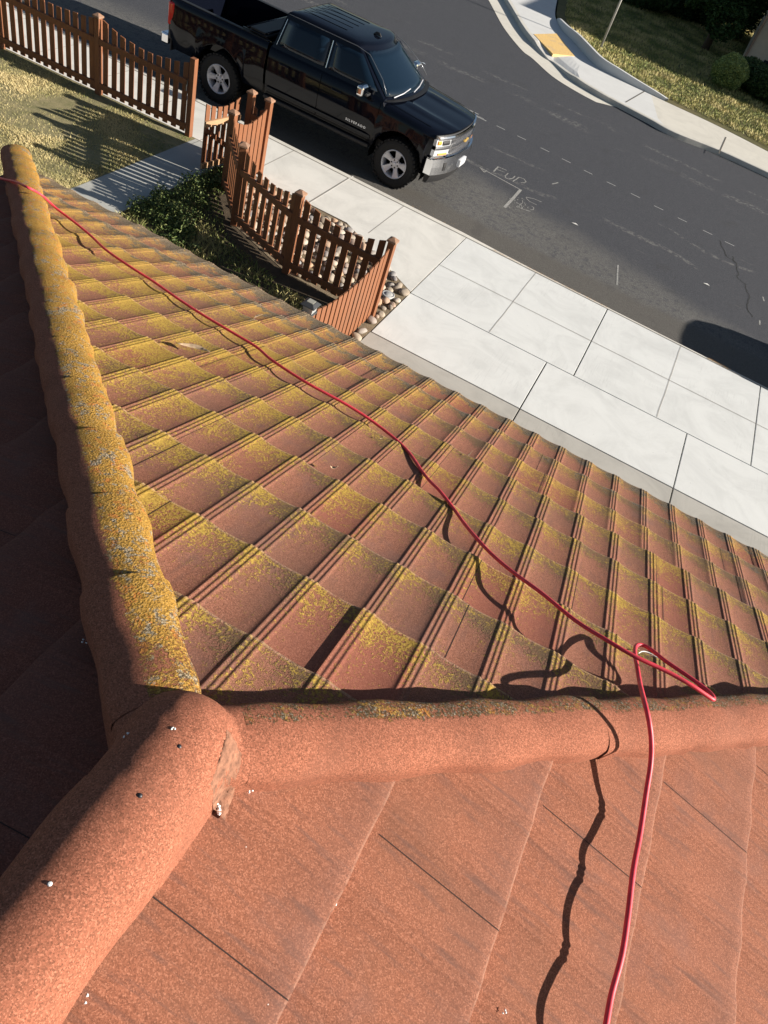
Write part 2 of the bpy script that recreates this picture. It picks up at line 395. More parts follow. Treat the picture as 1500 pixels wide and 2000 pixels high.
strip((-4.68, 10.5), (-4.68, yb(-4.7) - .01), .016, .0045, lip)
tag(lip.build('joint_edging', M_jlip), kind='structure')
# bits of dirt blown against the kerb
M_straw = simple('straw', (.42, .25, .10), .9)
deb = []
for i in range(900):
    x = random.choice([random.uniform(-1.9, .25), random.uniform(-1.9, .25), random.uniform(2.0, 2.4), random.uniform(-4.0, -2.6)]) if random.random() < .9 else random.uniform(-6, 4)
    y = yb(x) - (.12 if x > -2 else -.15) + random.gauss(0, .012 if x > -2 else .1); deb.append((x, y, random.uniform(0, 6.28), random.uniform(.01, .03)))
vs = []; fs = []
for x, y, a, L in deb:
    z = .006 if y < yb(x) - .02 else RZ + .006
    dx, dy = math.cos(a) * L, math.sin(a) * L; n0 = len(vs)
    vs += [(x - dx / 2 + dy * .12, y - dy / 2 - dx * .12, z), (x + dx / 2, y + dy / 2, z + .003), (x - dx / 2 - dy * .12, y - dy / 2 + dx * .12, z + .001)]; fs.append((n0, n0 + 1, n0 + 2))
tag(raw('kerb_debris', vs, fs, M_straw), kind='stuff', label='orange brown straw and dirt caught along the driveway kerb', cat='debris')
# front walk to the gate
tag(MB().poly([(-6.98, 3.5), (-6.2, 3.5), (-6.2, 10.74), (-6.98, 10.74)], -.2, .004).build('front_walk', M_path, bevel=.006), kind='structure')
# markings
M_white = simple('worn_white_paint', (.45, .45, .43), .8, var=.2, scale=60); M_chalk = simple('spray_chalk', (.27, .265, .25), .95, var=.5, scale=45)
mk = MB()
for i in range(13):
    x = -4.95 + i * .575 + random.uniform(-.03, .03); y = 18.15 - .05 * i + random.uniform(-.02, .02)
    if 1: strip((x - .11, y + .0), (x + .11, y - .005), .02, RZ + .004, mk)
for u, v in ((940, 232), (925, 219)): 
    x, y = g2(u, v, RZ); strip((x - .13, y), (x + .13, y), .028, RZ + .004, mk)
tag(mk.build('lane_dashes', M_white), kind='structure')
ck = MB()
def chalk(px, wd, z=RZ + .004):
    pts = [g2(u, v, RZ) for u, v in px]
    for p, q_ in zip(pts, pts[1:]): wob(p, q_, wd, z, ck, .004, 4)
cz = lambda a: [(900 + x / 7.5, 280 + y / 7.5) for x, y in a]
chalk(cz([(275, 355), (870, 680)]), .03); chalk(cz([(880, 680), (640, 940)]), .06); chalk(cz([(275, 350), (340, 425), (385, 400)]), .03)
chalk(cz([(550, 345), (480, 415)]), .03); chalk(cz([(550, 345), (670, 400)]), .022); chalk(cz([(530, 385), (640, 425)]), .02)
chalk(cz([(695, 440), (650, 475), (655, 510), (700, 525), (760, 515), (795, 480)]), .022)
chalk(cz([(855, 500), (760, 560)]), .024); chalk(cz([(845, 495), (920, 520), (955, 560), (935, 580), (880, 580)]), .02)
chalk(cz([(1180, 860), (1060, 810), (960, 790), (955, 800), (1000, 850), (1115, 905)]), .018)
chalk(cz([(810, 870), (880, 900), (900, 950), (820, 940)]), .018); chalk(cz([(820, 935), (1020, 1000)]), .022); chalk(cz([(1035, 920), (1070, 945), (1060, 975), (1020, 975)]), .018)
for k in range(26):
    u, v = cz([(random.gauss(860, 70), random.gauss(880, 45))])[0]; chalk([(u, v), (u + random.uniform(-4, 4), v + random.uniform(-3, 3))], .014, RZ + .008)
for pl in ([(1207, 518), (1205, 557)], [(1492, 588), (1490, 580)], [(1484, 626), (1483, 634)], [(1078, 300 + 60), (1090, 357)]): chalk(pl, .03)
tag(ck.build('road_chalk_marks', M_chalk), kind='structure')
cr = MB()
M_crack = simple('crack_fill', (.022, .021, .02), .9)
for pl in ([(1430, 500), (1438, 520), (1442, 545), (1456, 555), (1462, 580), (1460, 605), (1470, 620)], [(1440, 515), (1418, 500), (1405, 470)]):
    pts = [g2(u, v, RZ) for u, v in pl]
    for p, q_ in zip(pts, pts[1:]): wob(p, q_, .018, RZ + .003, cr, .03, 6)
tag(cr.build('road_cracks', M_crack), kind='structure')

# ------------------------------------------------------------------ far side of the street
def smoothpoly(pts, n=6):
    out = []
    for i in range(len(pts) - 1):
        p0 = pts[max(i - 1, 0)]; p1 = pts[i]; p2 = pts[i + 1]; p3 = pts[min(i + 2, len(pts) - 1)]
        for k in range(n):
            t_ = k / n
            out.append(tuple(.5 * ((2 * p1[j]) + (-p0[j] + p2[j]) * t_ + (2 * p0[j] - 5 * p1[j] + 4 * p2[j] - p3[j]) * t_ ** 2 + (-p0[j] + 3 * p1[j] - 3 * p2[j] + p3[j]) * t_ ** 3) for j in range(len(p1))))
    out.append(pts[-1]); return out
fc = [g2(u, v, RZ) for u, v in ((983, 0), (995, 20), (1022, 65), (1058, 108), (1080, 125), (1118, 156), (1165, 196), (1213, 215), (1262, 243), (1310, 266), (1400, 302), (1500, 348))]
fc[5:9] = [g2(1120, 160, RZ), g2(1168, 190, RZ), g2(1213, 214, RZ), g2(1262, 240, RZ)]
fw = [g2(u, v, 0) for u, v in ((1088, 0), (1084, 25), (1088, 42), (1100, 62), (1120, 82), (1140, 105), (1165, 130), (1200, 150), (1240, 170), (1310, 203), (1400, 245), (1500, 296))]
def ext(L):
    a, b = np.array(L[0]), np.array(L[0]) - np.array(L[1]); b = b / np.linalg.norm(b); b = b * .5 + np.array([-.2, .98]) * .5; c = np.array(L[-1]); pre = [tuple(a + b * k) for k in (24, 12, 6, 3, 1.5, .7)]; post_ = [tuple(c + np.array([1, -.02]) * k) for k in (1, 2, 4, 8, 16, 30)]
    return pre + L + post_
nI = 12 * 6
fcs = ext(smoothpoly(fc)[:67]); fws = ext(smoothpoly(fw)[:67])
nk = len(fcs)
def zk(i): 
    f = (i - 6) / 6; 
    return -.10 * max(0, 1 - abs(f - 3.7) / 1.2) ** .5            # dropped kerb at the ramp
rows = [[(p[0], p[1], RZ - .1), (p[0], p[1], zk(i) - .012), (p[0] + .012, p[1] + .02, zk(i)), (p[0] + .10, p[1] + .13, zk(i) + .0)] for i, p in enumerate(fcs)]
tag(MB().grid(rows).build('far_kerb', M_curb), kind='structure')
rows = [[(p[0] + .10, p[1] + .13, zk(i)), ((p[0] * .8 + q_[0] * .2), (p[1] * .8 + q_[1] * .2), zk(i) * .5), ((p[0] + q_[0]) / 2, (p[1] + q_[1]) / 2, 0), (q_[0], q_[1], 0)] for i, (p, q_) in enumerate(zip(fcs, fws))]
half = 6 + int(6 * 8.6)
tag(MB().grid(rows[:half + 1]).build('far_ramp', M_ramp), kind='structure'); tag(MB().grid(rows[half:]).build('far_sidewalk', M_far), kind='structure')
# concrete gutter pan along the corner
rows = [[(p[0] - .55, p[1] - .42, RZ + .006), (p[0], p[1], RZ + .006)] for p in fcs[:6 + 42]]
tag(MB().grid(rows).build('gutter', M_far), kind='structure')
yp = [g2(u, v, .0) for u, v in ((1042, 67), (1087, 66), (1122, 110), (1080, 106))]
m = N('yellow_tactile'); vv = m.voro(m.pos(), 16, 'Distance'); M_yel = m.out(m.mix(m.step(m.noise(m.pos(), 3, 4), .5, .7), (.72, .48, .18), (.60, .42, .22)), .8, normal=m.bump(vv, .006))
tag(MB().poly(yp, -.06, .008).build('tactile_paving', M_yel), kind='structure')
jf = MB(); 
for a, b in (((1418, 268), (1404, 300)), ((1260, 178), (1222, 200))): strip(g2(*a), g2(*b), .03, .006, jf)
tag(jf.build('far_joints', M_joint), kind='structure')
# low retaining kerb at the back of the ramp
i0, i1 = 6 + 10, 6 + 54
rw = []
for i in range(i0, i1):
    f = (i - i0) / (i1 - i0); hh = .26 * math.sin(math.pi * min(1, f * 1.0)) ** .5 if f > 0 else 0
    p = fws[i]; rw.append([(p[0] + .0, p[1] + .02, -.05), (p[0] + .03, p[1] + .06, hh), (p[0] + .09, p[1] + .13, hh), (p[0] + .10, p[1] + .15, -.05)])
tag(MB().grid(rw).build('retaining_kerb', M_ramp), kind='structure')
# lawn ground
lawn = [(p[0] + .05, p[1] + .08) for p in fws]
tag(MB().poly(lawn + [(60, 90), (-18, 90)], -.25, -.01).build('far_lawn_ground', M_farlawn), kind='structure')

def leafmat(name, a, b, c, tr=.0):
    m = N(name); at_ = m.n('ShaderNodeAttribute', attribute_name='rnd').outputs['Fac']
    col = m.ramp(at_, [(0, a), (.5, b), (1, c)])
    return m.out(col, .65, spec=.25)
M_lawn = leafmat('half_dry_grass', (.13, .17, .04), (.42, .37, .16), (.70, .57, .30)); M_weed = leafmat('green_weeds', (.035, .06, .014), (.075, .11, .03), (.20, .22, .08))
M_farg = leafmat('far_grass', (.14, .18, .045), (.36, .34, .12), (.56, .47, .22)); M_dark = leafmat('dark_foliage', (.018, .045, .012), (.035, .075, .02), (.08, .11, .035))
M_box = leafmat('pale_bush_leaves', (.10, .15, .05), (.19, .26, .08), (.32, .38, .14))
def inpoly(P, poly):
    x, y = P[:, 0], P[:, 1]; c = np.zeros(len(P), bool); j = len(poly) - 1
    for i in range(len(poly)):
        xi, yi = poly[i]; xj, yj = poly[j]
        k = ((yi > y) != (yj > y)) & (x < (xj - xi) * (y - yi) / (yj - yi + 1e-12) + xi); c ^= k; j = i
    return c
def fbm(x, y, sc, seed=0):
    return np.array([noise.fractal(Vector((a * sc + seed, b * sc, seed)), 1.0, 2.0, 3) for a, b in zip(x, y)])
def blades(name, poly, n, hmin, hmax, wd, mat, colf, keep=None, lean=.6, z0=0.0, extra=None):
    P0 = np.array(poly); lo, hi = P0.min(0), P0.max(0)
    P = rng.uniform(lo, hi, (int(n * 1.0), 2)); P = P[inpoly(P, poly)]
    nz = fbm(P[:, 0], P[:, 1], 1.1, 3.1)
    if keep is not None: k = keep(P, nz); P = P[k]; nz = nz[k]
    if extra is not None: P = np.vstack([P, extra]); nz = np.concatenate([nz, np.full(len(extra), .3)])
    n = len(P); a = rng.uniform(0, 2 * np.pi, n); h = rng.uniform(hmin, hmax, n) * (1 + .5 * nz); L = rng.uniform(0, lean, n) * h; wv = wd * rng.uniform(.6, 1.4, n)
    b = rng.uniform(0, 2 * np.pi, n); dx, dy = np.cos(a) * wv / 2, np.sin(a) * wv / 2; lx, ly = np.cos(b) * L, np.sin(b) * L
    V = np.zeros((n, 4, 3)); x, y = P[:, 0], P[:, 1]
    V[:, 0] = np.c_[x - dx, y - dy, np.full(n, z0)]; V[:, 1] = np.c_[x + dx, y + dy, np.full(n, z0)]
    V[:, 2] = np.c_[x + dx * .7 + lx * .5, y + dy * .7 + ly * .5, z0 + h * .6]; V[:, 3] = np.c_[x + lx, y + ly, z0 + h * .95]
    Fc = np.arange(n * 4).reshape(n, 4)[:, [0, 1, 2, 3]]
    return raw(name, V.reshape(-1, 3), Fc, mat, attr=np.repeat(np.clip(colf(P, nz) + rng.normal(0, .16, n), 0, 1), 4))
# near lawn, left of the walk
Lp = [(-15, 5.0), (-6.99, 5.0), (-6.99, 10.66), (-15, 10.40)]
bare = lambda P, nz: ~(((P[:, 0] + 9.2) ** 2 / 1.6 + (P[:, 1] - 9.05) ** 2 / .25 < 1) & (rng.random(len(P)) < .75)) & (rng.random(len(P)) < .6 + nz)
def lawncol(P, nz):
    edge = np.clip((P[:, 0] + 7.7) / .7, 0, 1) * .35
    e2 = np.clip((P[:, 1] - 10.1) / .5, 0, 1) * .25
    return .66 + nz * .75 - edge - e2
tag(MB().poly([(-14.9, 5.0), (-6.98, 5.0), (-6.98, 10.75), (-12.6, 10.5), (-14.9, 10.4)], -.1, .001).build('lawn_soil', M_lsoil), kind='structure')
tag(blades('lawn', Lp, 330000, .014, .038, .0055, M_lawn, lawncol, bare, 1.1), 'sunlit half dry lawn left of the front walk, straw with green patches', 'grass', kind='stuff')
# shaded bed right of the walk
Wp = [(-6.19, 4.6), (-2.65, 4.6), (-2.65, 8.0), (-3.8, 8.1), (-5.0, 8.65), (-5.65, 9.45), (-5.65, 10.3), (-6.19, 10.3)]
tag(blades('garden_grass', Wp, 60000, .02, .08, .008, M_lawn, lambda P, nz: .35 + nz * .8 + np.clip((7.3 - P[:, 1]) / 1.0, -.3, .4), lambda P, nz: (rng.random(len(P)) < .55 + nz), 1.2), 'patchy dry and green grass between the roof edge and the picket fence', 'grass', kind='stuff')
def leafcloud(n, fpos, size, mat, name, parent=None, colf=None, flat=.5):
    P = fpos(n); n = len(P); s_ = size * rng.uniform(.5, 1.4, n)
    D1 = rng.normal(0, 1, (n, 3)); D1[:, 2] *= flat; D1 /= np.linalg.norm(D1, axis=1)[:, None]
    D2 = rng.normal(0, 1, (n, 3)); D2 -= (D2 * D1).sum(1)[:, None] * D1; D2 /= np.linalg.norm(D2, axis=1)[:, None]
    V = np.zeros((n, 4, 3)); V[:, 0] = P - D1 * s_[:, None] * .5; V[:, 1] = P + D2 * s_[:, None] * .22; V[:, 2] = P + D1 * s_[:, None] * .5; V[:, 3] = P - D2 * s_[:, None] * .22
    c = rng.uniform(0, 1, n) if colf is None else np.clip(colf(P) + rng.normal(0, .15, n), 0, 1)
    return raw(name, V.reshape(-1, 3), np.arange(n * 4).reshape(n, 4), mat, parent, attr=np.repeat(c, 4))
def weedpos(cen, per):
    def f(n):
        out = []
        for (x, y, r, h) in cen:
            k = int(per * r * r * (1 + h)); a = rng.uniform(0, 2 * np.pi, k); q_ = np.sqrt(rng.uniform(0, 1, k)) * r
            zz = rng.uniform(0, 1, k) * h * (1 - (q_ / r) ** 2 * .7); out.append(np.c_[x + q_ * np.cos(a), y + q_ * np.sin(a), zz + .01])
        return np.vstack(out)
    return f
cen = []
for i in range(150):
    t_ = random.random()
    if t_ < .55: x, y = random.uniform(-6.15, -5.3), random.uniform(8.0, 10.15); 
    elif t_ < .8: x, y = random.uniform(-5.5, -3.2), 0; y = 8.15 - (x + 5.3) * .0 - random.uniform(.15, 1.0)
    else: x, y = random.uniform(-4.2, -2.8), random.uniform(6.4, 7.7)
    if x > -5.6 and y > 8.75 - (x + 5.6) * .9: continue
    cen.append((x, y, random.uniform(.07, .17), random.uniform(.10, .30) if t_ < .55 else random.uniform(.04, .16)))
tag(leafcloud(0, weedpos(cen, 6000), .042, M_weed, 'weeds'), 'leafy green weeds growing beside the open gate and along the fence foot', 'weeds', kind='stuff')
# far lawn grass
fl = [(p[0] + .3, p[1] + .4) for p in fws if -12 < p[0] < 4] + [(4, 44), (-9, 48)]
tag(blades('far_lawn', fl, 200000, .04, .09, .02, M_farg, lambda P, nz: .55 + nz * .9 - .25 * (rng.random(len(P)) < .3), None, 1.0), 'lawn across the street, sunlit strip then deep shade', 'grass', kind='stuff')

# ------------------------------------------------------------------ roof
S_EXP, PITCH = .35, .19714
sc_ = H / 5.42
d0 = -.00666
AP = np.array([-0.29655, 0.56664, H - 1.50149])
TF, TR = .39236, .36092
def rz(v, a=d0): c, s = math.cos(a), math.sin(a); return np.array([c * v[0] - s * v[1], s * v[0] + c * v[1], v[2]])
X_, Y_ = rz((1, 0, 0)), rz((0, 1, 0))
house = empty('house', (0, 0, 0))
tag(house, 'the house underfoot with a terracotta stone coated tile hip roof', 'house')
M_rF = roof_mat('lichened_tiles', True, (.275, .112, .070)); M_rR = roof_mat('terracotta_tiles', False, TERRA, .424, .3674); M_rL = roof_mat('shade_toned_tiles', False, (.19, .064, .042), .424, .3674, 3.6, .0)  # left slope: its shade is put into a darker copy of the terracotta
YE = .426 + 9 * .35                                   # front eave run
XE = YE * TF / TR                                     # side eave run
def prof(w_, rib=1.0):
    a = np.abs(w_)
    h = .0080 * (np.clip((.5 - a) / .39, 0, 1)) ** 2
    for c in (-.088, 0, .088): h += .0036 * rib * np.exp(-((w_ - c) / .030) ** 2)
    return h
wsam = np.concatenate([np.linspace(-.5, -.14, 9)[:-1], np.linspace(-.14, .14, 25)[:-1], np.linspace(.14, .5, 9)[:-1]])
def slope(name, ex, ey, t_, c0, e_, x0, p, xr, inside, ymax, mat, joints=None, jit=.011, lapw=.0012):
    xs = np.concatenate([x0 + p * (k + wsam) for k in range(int((xr[0] - x0) / p) - 1, int((xr[1] - x0) / p) + 2)]); nx = len(xs)
    ys = [c0 + e_ * k for k in range(-2, int(round((ymax - c0) / e_)) + 1)]
    Vs = []; UV = []; Fs = []; base = 0; laps = []
    for ci, (ya, yc) in enumerate(zip(ys, ys[1:])):
        r_ = random.Random(ci * 13 + len(name)); jx = r_.uniform(-jit, jit) if ci < 99 else 0
        pj = np.zeros(nx); cut = r_.uniform(0, 1.2)
        bounds = np.arange(xr[0] - cut, xr[1] + 1.3, 1.18)
        if joints and ci in joints: bounds = np.array(sorted(list(joints[ci]) + [joints[ci][0] + 1.18 * k for k in (-3, -2, -1, 1, 2, 3, 4)]))
        zt = np.zeros(nx)
        for bi, b in enumerate(bounds):
            pj[xs >= b] = r_.uniform(-.005, .005)
            m_ = (xs >= b); zt[m_] = (bi % 2) * .002
        ww = ((xs + jx + pj - x0) / p); ww = ww - np.round(ww); h = prof(ww, 1.0 if name == 'front_slope' else .6)
        if name == 'front_slope' and ya < gapy < yc: zt = zt + np.where(xs >= gapx, .0075 * np.exp(-(xs - gapx) / .10), 0); bounds = np.array([b for b in bounds if abs(b - gapx) > .3])
        sag = np.array([noise.noise(Vector((x * 1.3, ya * 3, ci))) for x in xs]) * .004
        rows_ = [(ya - .01, -.004, 0), (ya + .02, .0, .05), (ya + e_ * .5, .010, .5), (yc - .03, .0195, .93), (yc - .004, .0215, .985), (yc, .0195, .999), (yc + .001, -.010, .999)]
        eg = np.array([noise.noise(Vector((x * 9, ya * 7, 3.3))) for x in xs]) * .003
        for yy, lf, fr in rows_:
            yv = np.full(nx, yy) + (eg if yy > yc - .01 else 0)
            z = -t_ * yv + h * (1.0) + lf + zt + sag
            if lf < -.005: z = -t_ * yv + h * .9 + lf + sag * 0 - .004
            Vs.append(np.c_[xs[:, None] * ex[None, :2] + yv[:, None] * ey[None, :2] + AP[:2], z + AP[2]])
            UV.append(np.c_[xs + jx, np.full(nx, min(yy, yc - .0005))])
        if 1:
            for b in bounds:
                i_ = int(np.argmin(np.abs(xs - b)))
                if i_ <= 0 or i_ >= nx - 1: continue
                if not inside(np.array([xs[i_]]), np.array([yc - .02]))[0]: continue
                st_ = Vs[-len(rows_):] if False else Vs[-len(rows_):]
                seq = [(r_2[i_], rows_[q2][0]) for q2, r_2 in enumerate(st_[:6]) if 0 < q2]
                seq = [a_ for a_, y_ in seq if inside(np.array([xs[i_]]), np.array([y_]))[0]]
                for a_, b_ in zip(seq, seq[1:]): laps.append((a_, b_))
        k = np.arange(nx - 1)
        for r in range(len(rows_) - 1):
            a = base + r * nx + k; Fs.append(np.c_[a, a + 1, a + 1 + nx, a + nx])
        base += nx * len(rows_)
    V = np.vstack(Vs); UV = np.vstack(UV); Fa = np.vstack(Fs)
    cx = UV[Fa].mean(1); ok = inside(cx[:, 0], cx[:, 1]); Fa = Fa[ok]
    used = np.unique(Fa); mp = np.full(len(V), -1); mp[used] = np.arange(len(used))
    fc_ = mp[Fa]
    vv_ = V[used]; uu_ = UV[used]; nf = len(fc_)
    if laps and lapw:
        e3 = np.array([ex[0], ex[1], 0]) * (lapw if name == 'front_slope' else .0011); up = np.array([0, 0, .0012]); lv = []; lf_ = []
        for a_, b_ in laps: n0 = len(lv) + len(vv_); lv += [a_ - e3 + up, a_ + e3 + up, b_ + e3 + up, b_ - e3 + up]; lf_.append((n0, n0 + 1, n0 + 2, n0 + 3))
        vv_ = np.vstack([vv_, np.array(lv)]); uu_ = np.vstack([uu_, np.zeros((len(lv), 2))]); fc_ = np.vstack([fc_, np.array(lf_)])
    o = raw(name, vv_, fc_, mat, house, True, uu_)
    o.data.materials.append(M_lap); mi_ = np.zeros(len(o.data.polygons), dtype=np.int32); mi_[nf:] = 1; o.data.polygons.foreach_set('material_index', mi_)
    o.data.set_sharp_from_angle(angle=math.radians(38))
    return o
M_lap = simple('lap_gap', (.03, .015, .012), .95)
jR = {}
for ci_, px_ in ((1, (432, 1850)), (2, (853, 1715)), (3, (1154, 1646)), (4, (1374, 1588)), (5, (1490, 1500))):
    p_ = ray(*px_); k_ = (rz((TR, 0, 1)) @ (AP + [0, 0, .02] - np.array([0, 0, H]))) / (rz((TR, 0, 1)) @ p_); jR[ci_] = [float((p_ * k_ + [0, 0, H] - AP) @ Y_)]
_g = ray(655, 1262); _k = (rz((0, TF, 1)) @ (AP + [0, 0, .02] - np.array([0, 0, H]))) / (rz((0, TF, 1)) @ _g); _g = _g * _k + [0, 0, H] - AP; gapx, gapy = float(_g @ X_), float(_g @ Y_)
kx = TF / TR
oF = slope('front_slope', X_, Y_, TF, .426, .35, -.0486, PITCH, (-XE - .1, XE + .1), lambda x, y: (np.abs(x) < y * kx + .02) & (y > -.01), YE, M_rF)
tag(oF, 'sunlit front roof slope with yellow lichen on ribbed tiles')
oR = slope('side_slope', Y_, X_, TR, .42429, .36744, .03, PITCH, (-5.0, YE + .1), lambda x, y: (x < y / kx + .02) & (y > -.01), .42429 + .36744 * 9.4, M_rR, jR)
tag(oR, 'clean terracotta roof slope nearest the viewer')
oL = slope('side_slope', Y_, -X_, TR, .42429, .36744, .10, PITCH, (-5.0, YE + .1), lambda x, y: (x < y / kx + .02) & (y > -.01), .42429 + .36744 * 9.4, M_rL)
tag(oL, 'shaded dark roof slope on the left')
# caps
HS = .62
def capxy(f_):
    # section of a cap: half ellipse with short skirts; f_ 0..1 -> (sideways, up, drop)
    if f_ < .06: return 1.0, 0.0, .035 * (1 - f_ / .06)
    if f_ > .94: return -1.0, 0.0, .035 * ((f_ - .94) / .06)
    th = math.pi * (f_ - .06) / .88; return math.cos(th), math.sin(th), 0.0
def capline(start, dirv, n, mat, off, first=.30, L=.37, r0=.098, r1=.113, name='hip_cap', seed=0, lump=.0035, hs=.62):
    a = rz(dirv); a = a / np.linalg.norm(a); u = np.cross(a, [0, 0, 1.]); u /= np.linalg.norm(u); w_ = np.cross(u, a)
    if w_[2] < 0: w_ = -w_
    objs = []
    s0 = first
    for i in range(n):
        na, nb = 30, 16; V = []; UV = []
        tw = random.uniform(-.008, .008); lift = random.uniform(-.002, .004)
        sA, sB = (s0 - .03, s0 + L)
        for j in range(nb + 3):
            f = min(j, nb - 1) / (nb - 1); s = sA + (sB - sA) * f; r = r0 + (r1 - r0) * f + .004 * math.sin(f * 9 + i)
            if j >= nb: r -= .014; s -= .002 * (j - nb)
            if j == nb + 2: r -= 0.0
            for k in range(na):
                th = math.radians(-12 + 204 * k / (na - 1))
                c = np.array(start) + a * s + w_ * (off + lift + .004 * f) + u * tw * f
                rr = r * (1 + (.0 if j > nb - 1 else 0)) + lump * noise.fractal(Vector((s * 14 + seed, k * .35, seed)), 1, 2, 3) * (j < nb)
                cs_, sn_, dr_p = capxy(k / (na - 1)); V.append(c + rr * (cs_ * u * 1.06 + sn_ * w_ * hs) - w_ * dr_p); UV.append((k / (na - 1), s))
        Fc = [(j * na + k, j * na + k + 1, (j + 1) * na + k + 1, (j + 1) * na + k) for j in range(nb + 2) for k in range(na - 1)]
        o = raw(name, V, Fc, mat, house, True, UV); o.data.set_sharp_from_angle(angle=math.radians(40)); objs.append(o)
        s0 += L
    return objs
M_cp = cap_mat('terracotta_cap', 'plain'); M_cl = cap_mat('crusted_cap', 'left'); M_cr = cap_mat('edge_crusted_cap', 'right')
AX = AP + np.array([0, 0, .045])
# order so the upper cap laps over the lower: the lower (later) ones are drawn a touch tighter at their head
AXL = AX + .016 * np.array([-.7, -.7, 0])
capsL = capline(AXL, (-kx, 1, -TF), 15, M_cl, 0.0, .12, .37, .088, .099, seed=2, lump=.0022)
capsR = capline(AX + np.array([-.0126, .0126, -.012]), (kx, 1, -TF), 15, M_cr, 0.0, .17, .37, .082, .087, seed=5, lump=.0008)
ridge = capline(AX + np.array([0, 0, -.012]), (0, -1, 0), 12, M_cp, 0.0, .16, .40, .106, .106, 'ridge_cap', 8, .0008, .88)
for o in (capsL[0],): tag(o, 'uppermost hip cap with crust only on its sunny flank')
# the ridge cap runs out over the junction with a rounded nose
def nosed(c0_, dirv, L_, r_, nose, name, mat, off=0.0, sq=.92):
    a = rz(dirv); a = a / np.linalg.norm(a); u = np.cross(a, [0, 0, 1.]); u /= np.linalg.norm(u); w_ = np.cross(u, a)
    if w_[2] < 0: w_ = -w_
    V = []; UV = []; na = 34; ss = [(-nose * math.cos(t_), math.sin(t_)) for t_ in np.linspace(.06, math.pi / 2, 12)] + [(L_ * f, 1.0) for f in np.linspace(.06, 1, 10)]
    for s_, k_ in ss:
        for k in range(na):
            th = math.radians(-24 + 228 * k / (na - 1)); rr = r_ * k_ ** .8 + .0012 * noise.noise(Vector((s_ * 20, k * .4, 1)))
            cs_, sn_, dr_p = capxy(k / (na - 1)); V.append(np.array(c0_) + a * s_ + w_ * off + rr * (cs_ * u * 1.06 + sn_ * w_ * HS * sq) - w_ * dr_p * (.4 + .6 * k_)); UV.append((k / (na - 1), s_))
    m_ = len(ss); Fc = [(j_ * na + k, j_ * na + k + 1, (j_ + 1) * na + k + 1, (j_ + 1) * na + k) for j_ in range(m_ - 1) for k in range(na - 1)]
    return raw(name, V, Fc, mat, house, True, UV)
ARMS = ((rz((-kx, 1, -TF)), .092, AXL, .17, HS), (rz((kx, 1, -TF)), .087, AX + np.array([-.0126, .0126, -.012]), .21, HS), (rz((0, -1, 0)), .109, AX + np.array([0, .02, -.008]), .22, .87))
def armz(x, y):
    zs = []
    for dv, r_, c_, ln, hs_ in ARMS:
        hn = np.linalg.norm(dv[:2]); h2 = dv[:2] / hn; dx_, dy_ = x - c_[0], y - c_[1]; s_ = dx_ * h2[0] + dy_ * h2[1]; q_ = abs(-dx_ * h2[1] + dy_ * h2[0])
        if s_ < 0: q_ = math.hypot(q_, s_); s_ = 0.0
        t_ = min(q_ / r_, .985); z = c_[2] + dv[2] / hn * s_ + r_ * hs_ * math.sqrt(1 - t_ * t_) - max(0, q_ - .985 * r_) * 9
        if s_ > ln: z -= (s_ - ln) * 40
        zs.append(z)
    k_ = 60.0; m_ = max(zs); return m_ + math.log(sum(math.exp(k_ * (z - m_)) for z in zs)) / k_ - .0012
gx = np.linspace(-.26, .26, 131); nn = len(gx); Zg = np.array([[armz(AX[0] + x, AX[1] + y) for x in gx] for y in gx])
def roofz(x, y): d_ = np.array([x, y]) - AP[:2]; return AP[2] - max(0, TF * (d_ @ Y_[:2]), TR * abs(d_ @ X_[:2])) if (d_ @ Y_[:2]) > 0 else AP[2] - TR * abs(d_ @ X_[:2])
RZg = np.array([[roofz(AX[0] + x, AX[1] + y) for x in gx] for y in gx])
Vj = np.array([[AX[0] + gx[b], AX[1] + gx[a], max(Zg[a, b], RZg[a, b] - .04) + .0012 * noise.noise(Vector((gx[b] * 30, gx[a] * 30, 1)))] for a in range(nn) for b in range(nn)])
keep_ = Zg > RZg - .03; idx = np.arange(nn * nn).reshape(nn, nn)
Fc = [(idx[a, b], idx[a, b + 1], idx[a + 1, b + 1], idx[a + 1, b]) for a in range(nn - 1) for b in range(nn - 1) if keep_[a, b] or keep_[a + 1, b + 1] or keep_[a, b + 1] or keep_[a + 1, b]]
o = raw('junction_cap', Vj, Fc, M_cp, house, True, [(.95 - .6 * (1 if (v_[1] - AX[1]) > .055 and v_[0] > AX[0] - .02 else 0), 0) for v_ in Vj]); tag(o, 'three way cap where both hips meet the ridge')
# mastic smear
M_mast = simple('brown_mastic', (.23, .105, .062), .9, var=.45, scale=70, bump=.006)
# fascia, gutter board and walls under the roof
M_stucco = simple('stucco', (.50, .42, .32), .9, var=.08, scale=40, bump=.003); M_fas = simple('fascia_paint', (.30, .20, .14), .7)
ze = AP[2] - TF * YE
def lp(x, y): p = AP[:2] + x * X_[:2] + y * Y_[:2]; return (p[0], p[1])
for a, b in (((-XE + .03, YE - .03), (XE - .03, YE - .03)), ((-XE + .03, YE - .03), (-XE + .03, -4.9)), ((XE - .03, YE - .03), (XE - .03, -4.9))):
    p, q_ = lp(*a), lp(*b); v = Vector((q_[0] - p[0], q_[1] - p[1], 0)); R_ = Matrix.Rotation(math.atan2(v.y, v.x), 3, 'Z')
    MB().box(((p[0] + q_[0]) / 2, (p[1] + q_[1]) / 2, ze - .11), (v.length - .05, .025, .16), R_).build('fascia', M_fas, house)
MB().poly([lp(-XE + .06, -4.85), lp(XE - .06, -4.85), lp(XE - .06, YE - .07), lp(-XE + .06, YE - .07)], ze - .2, ze - .17).build('soffit', M_fas, house)
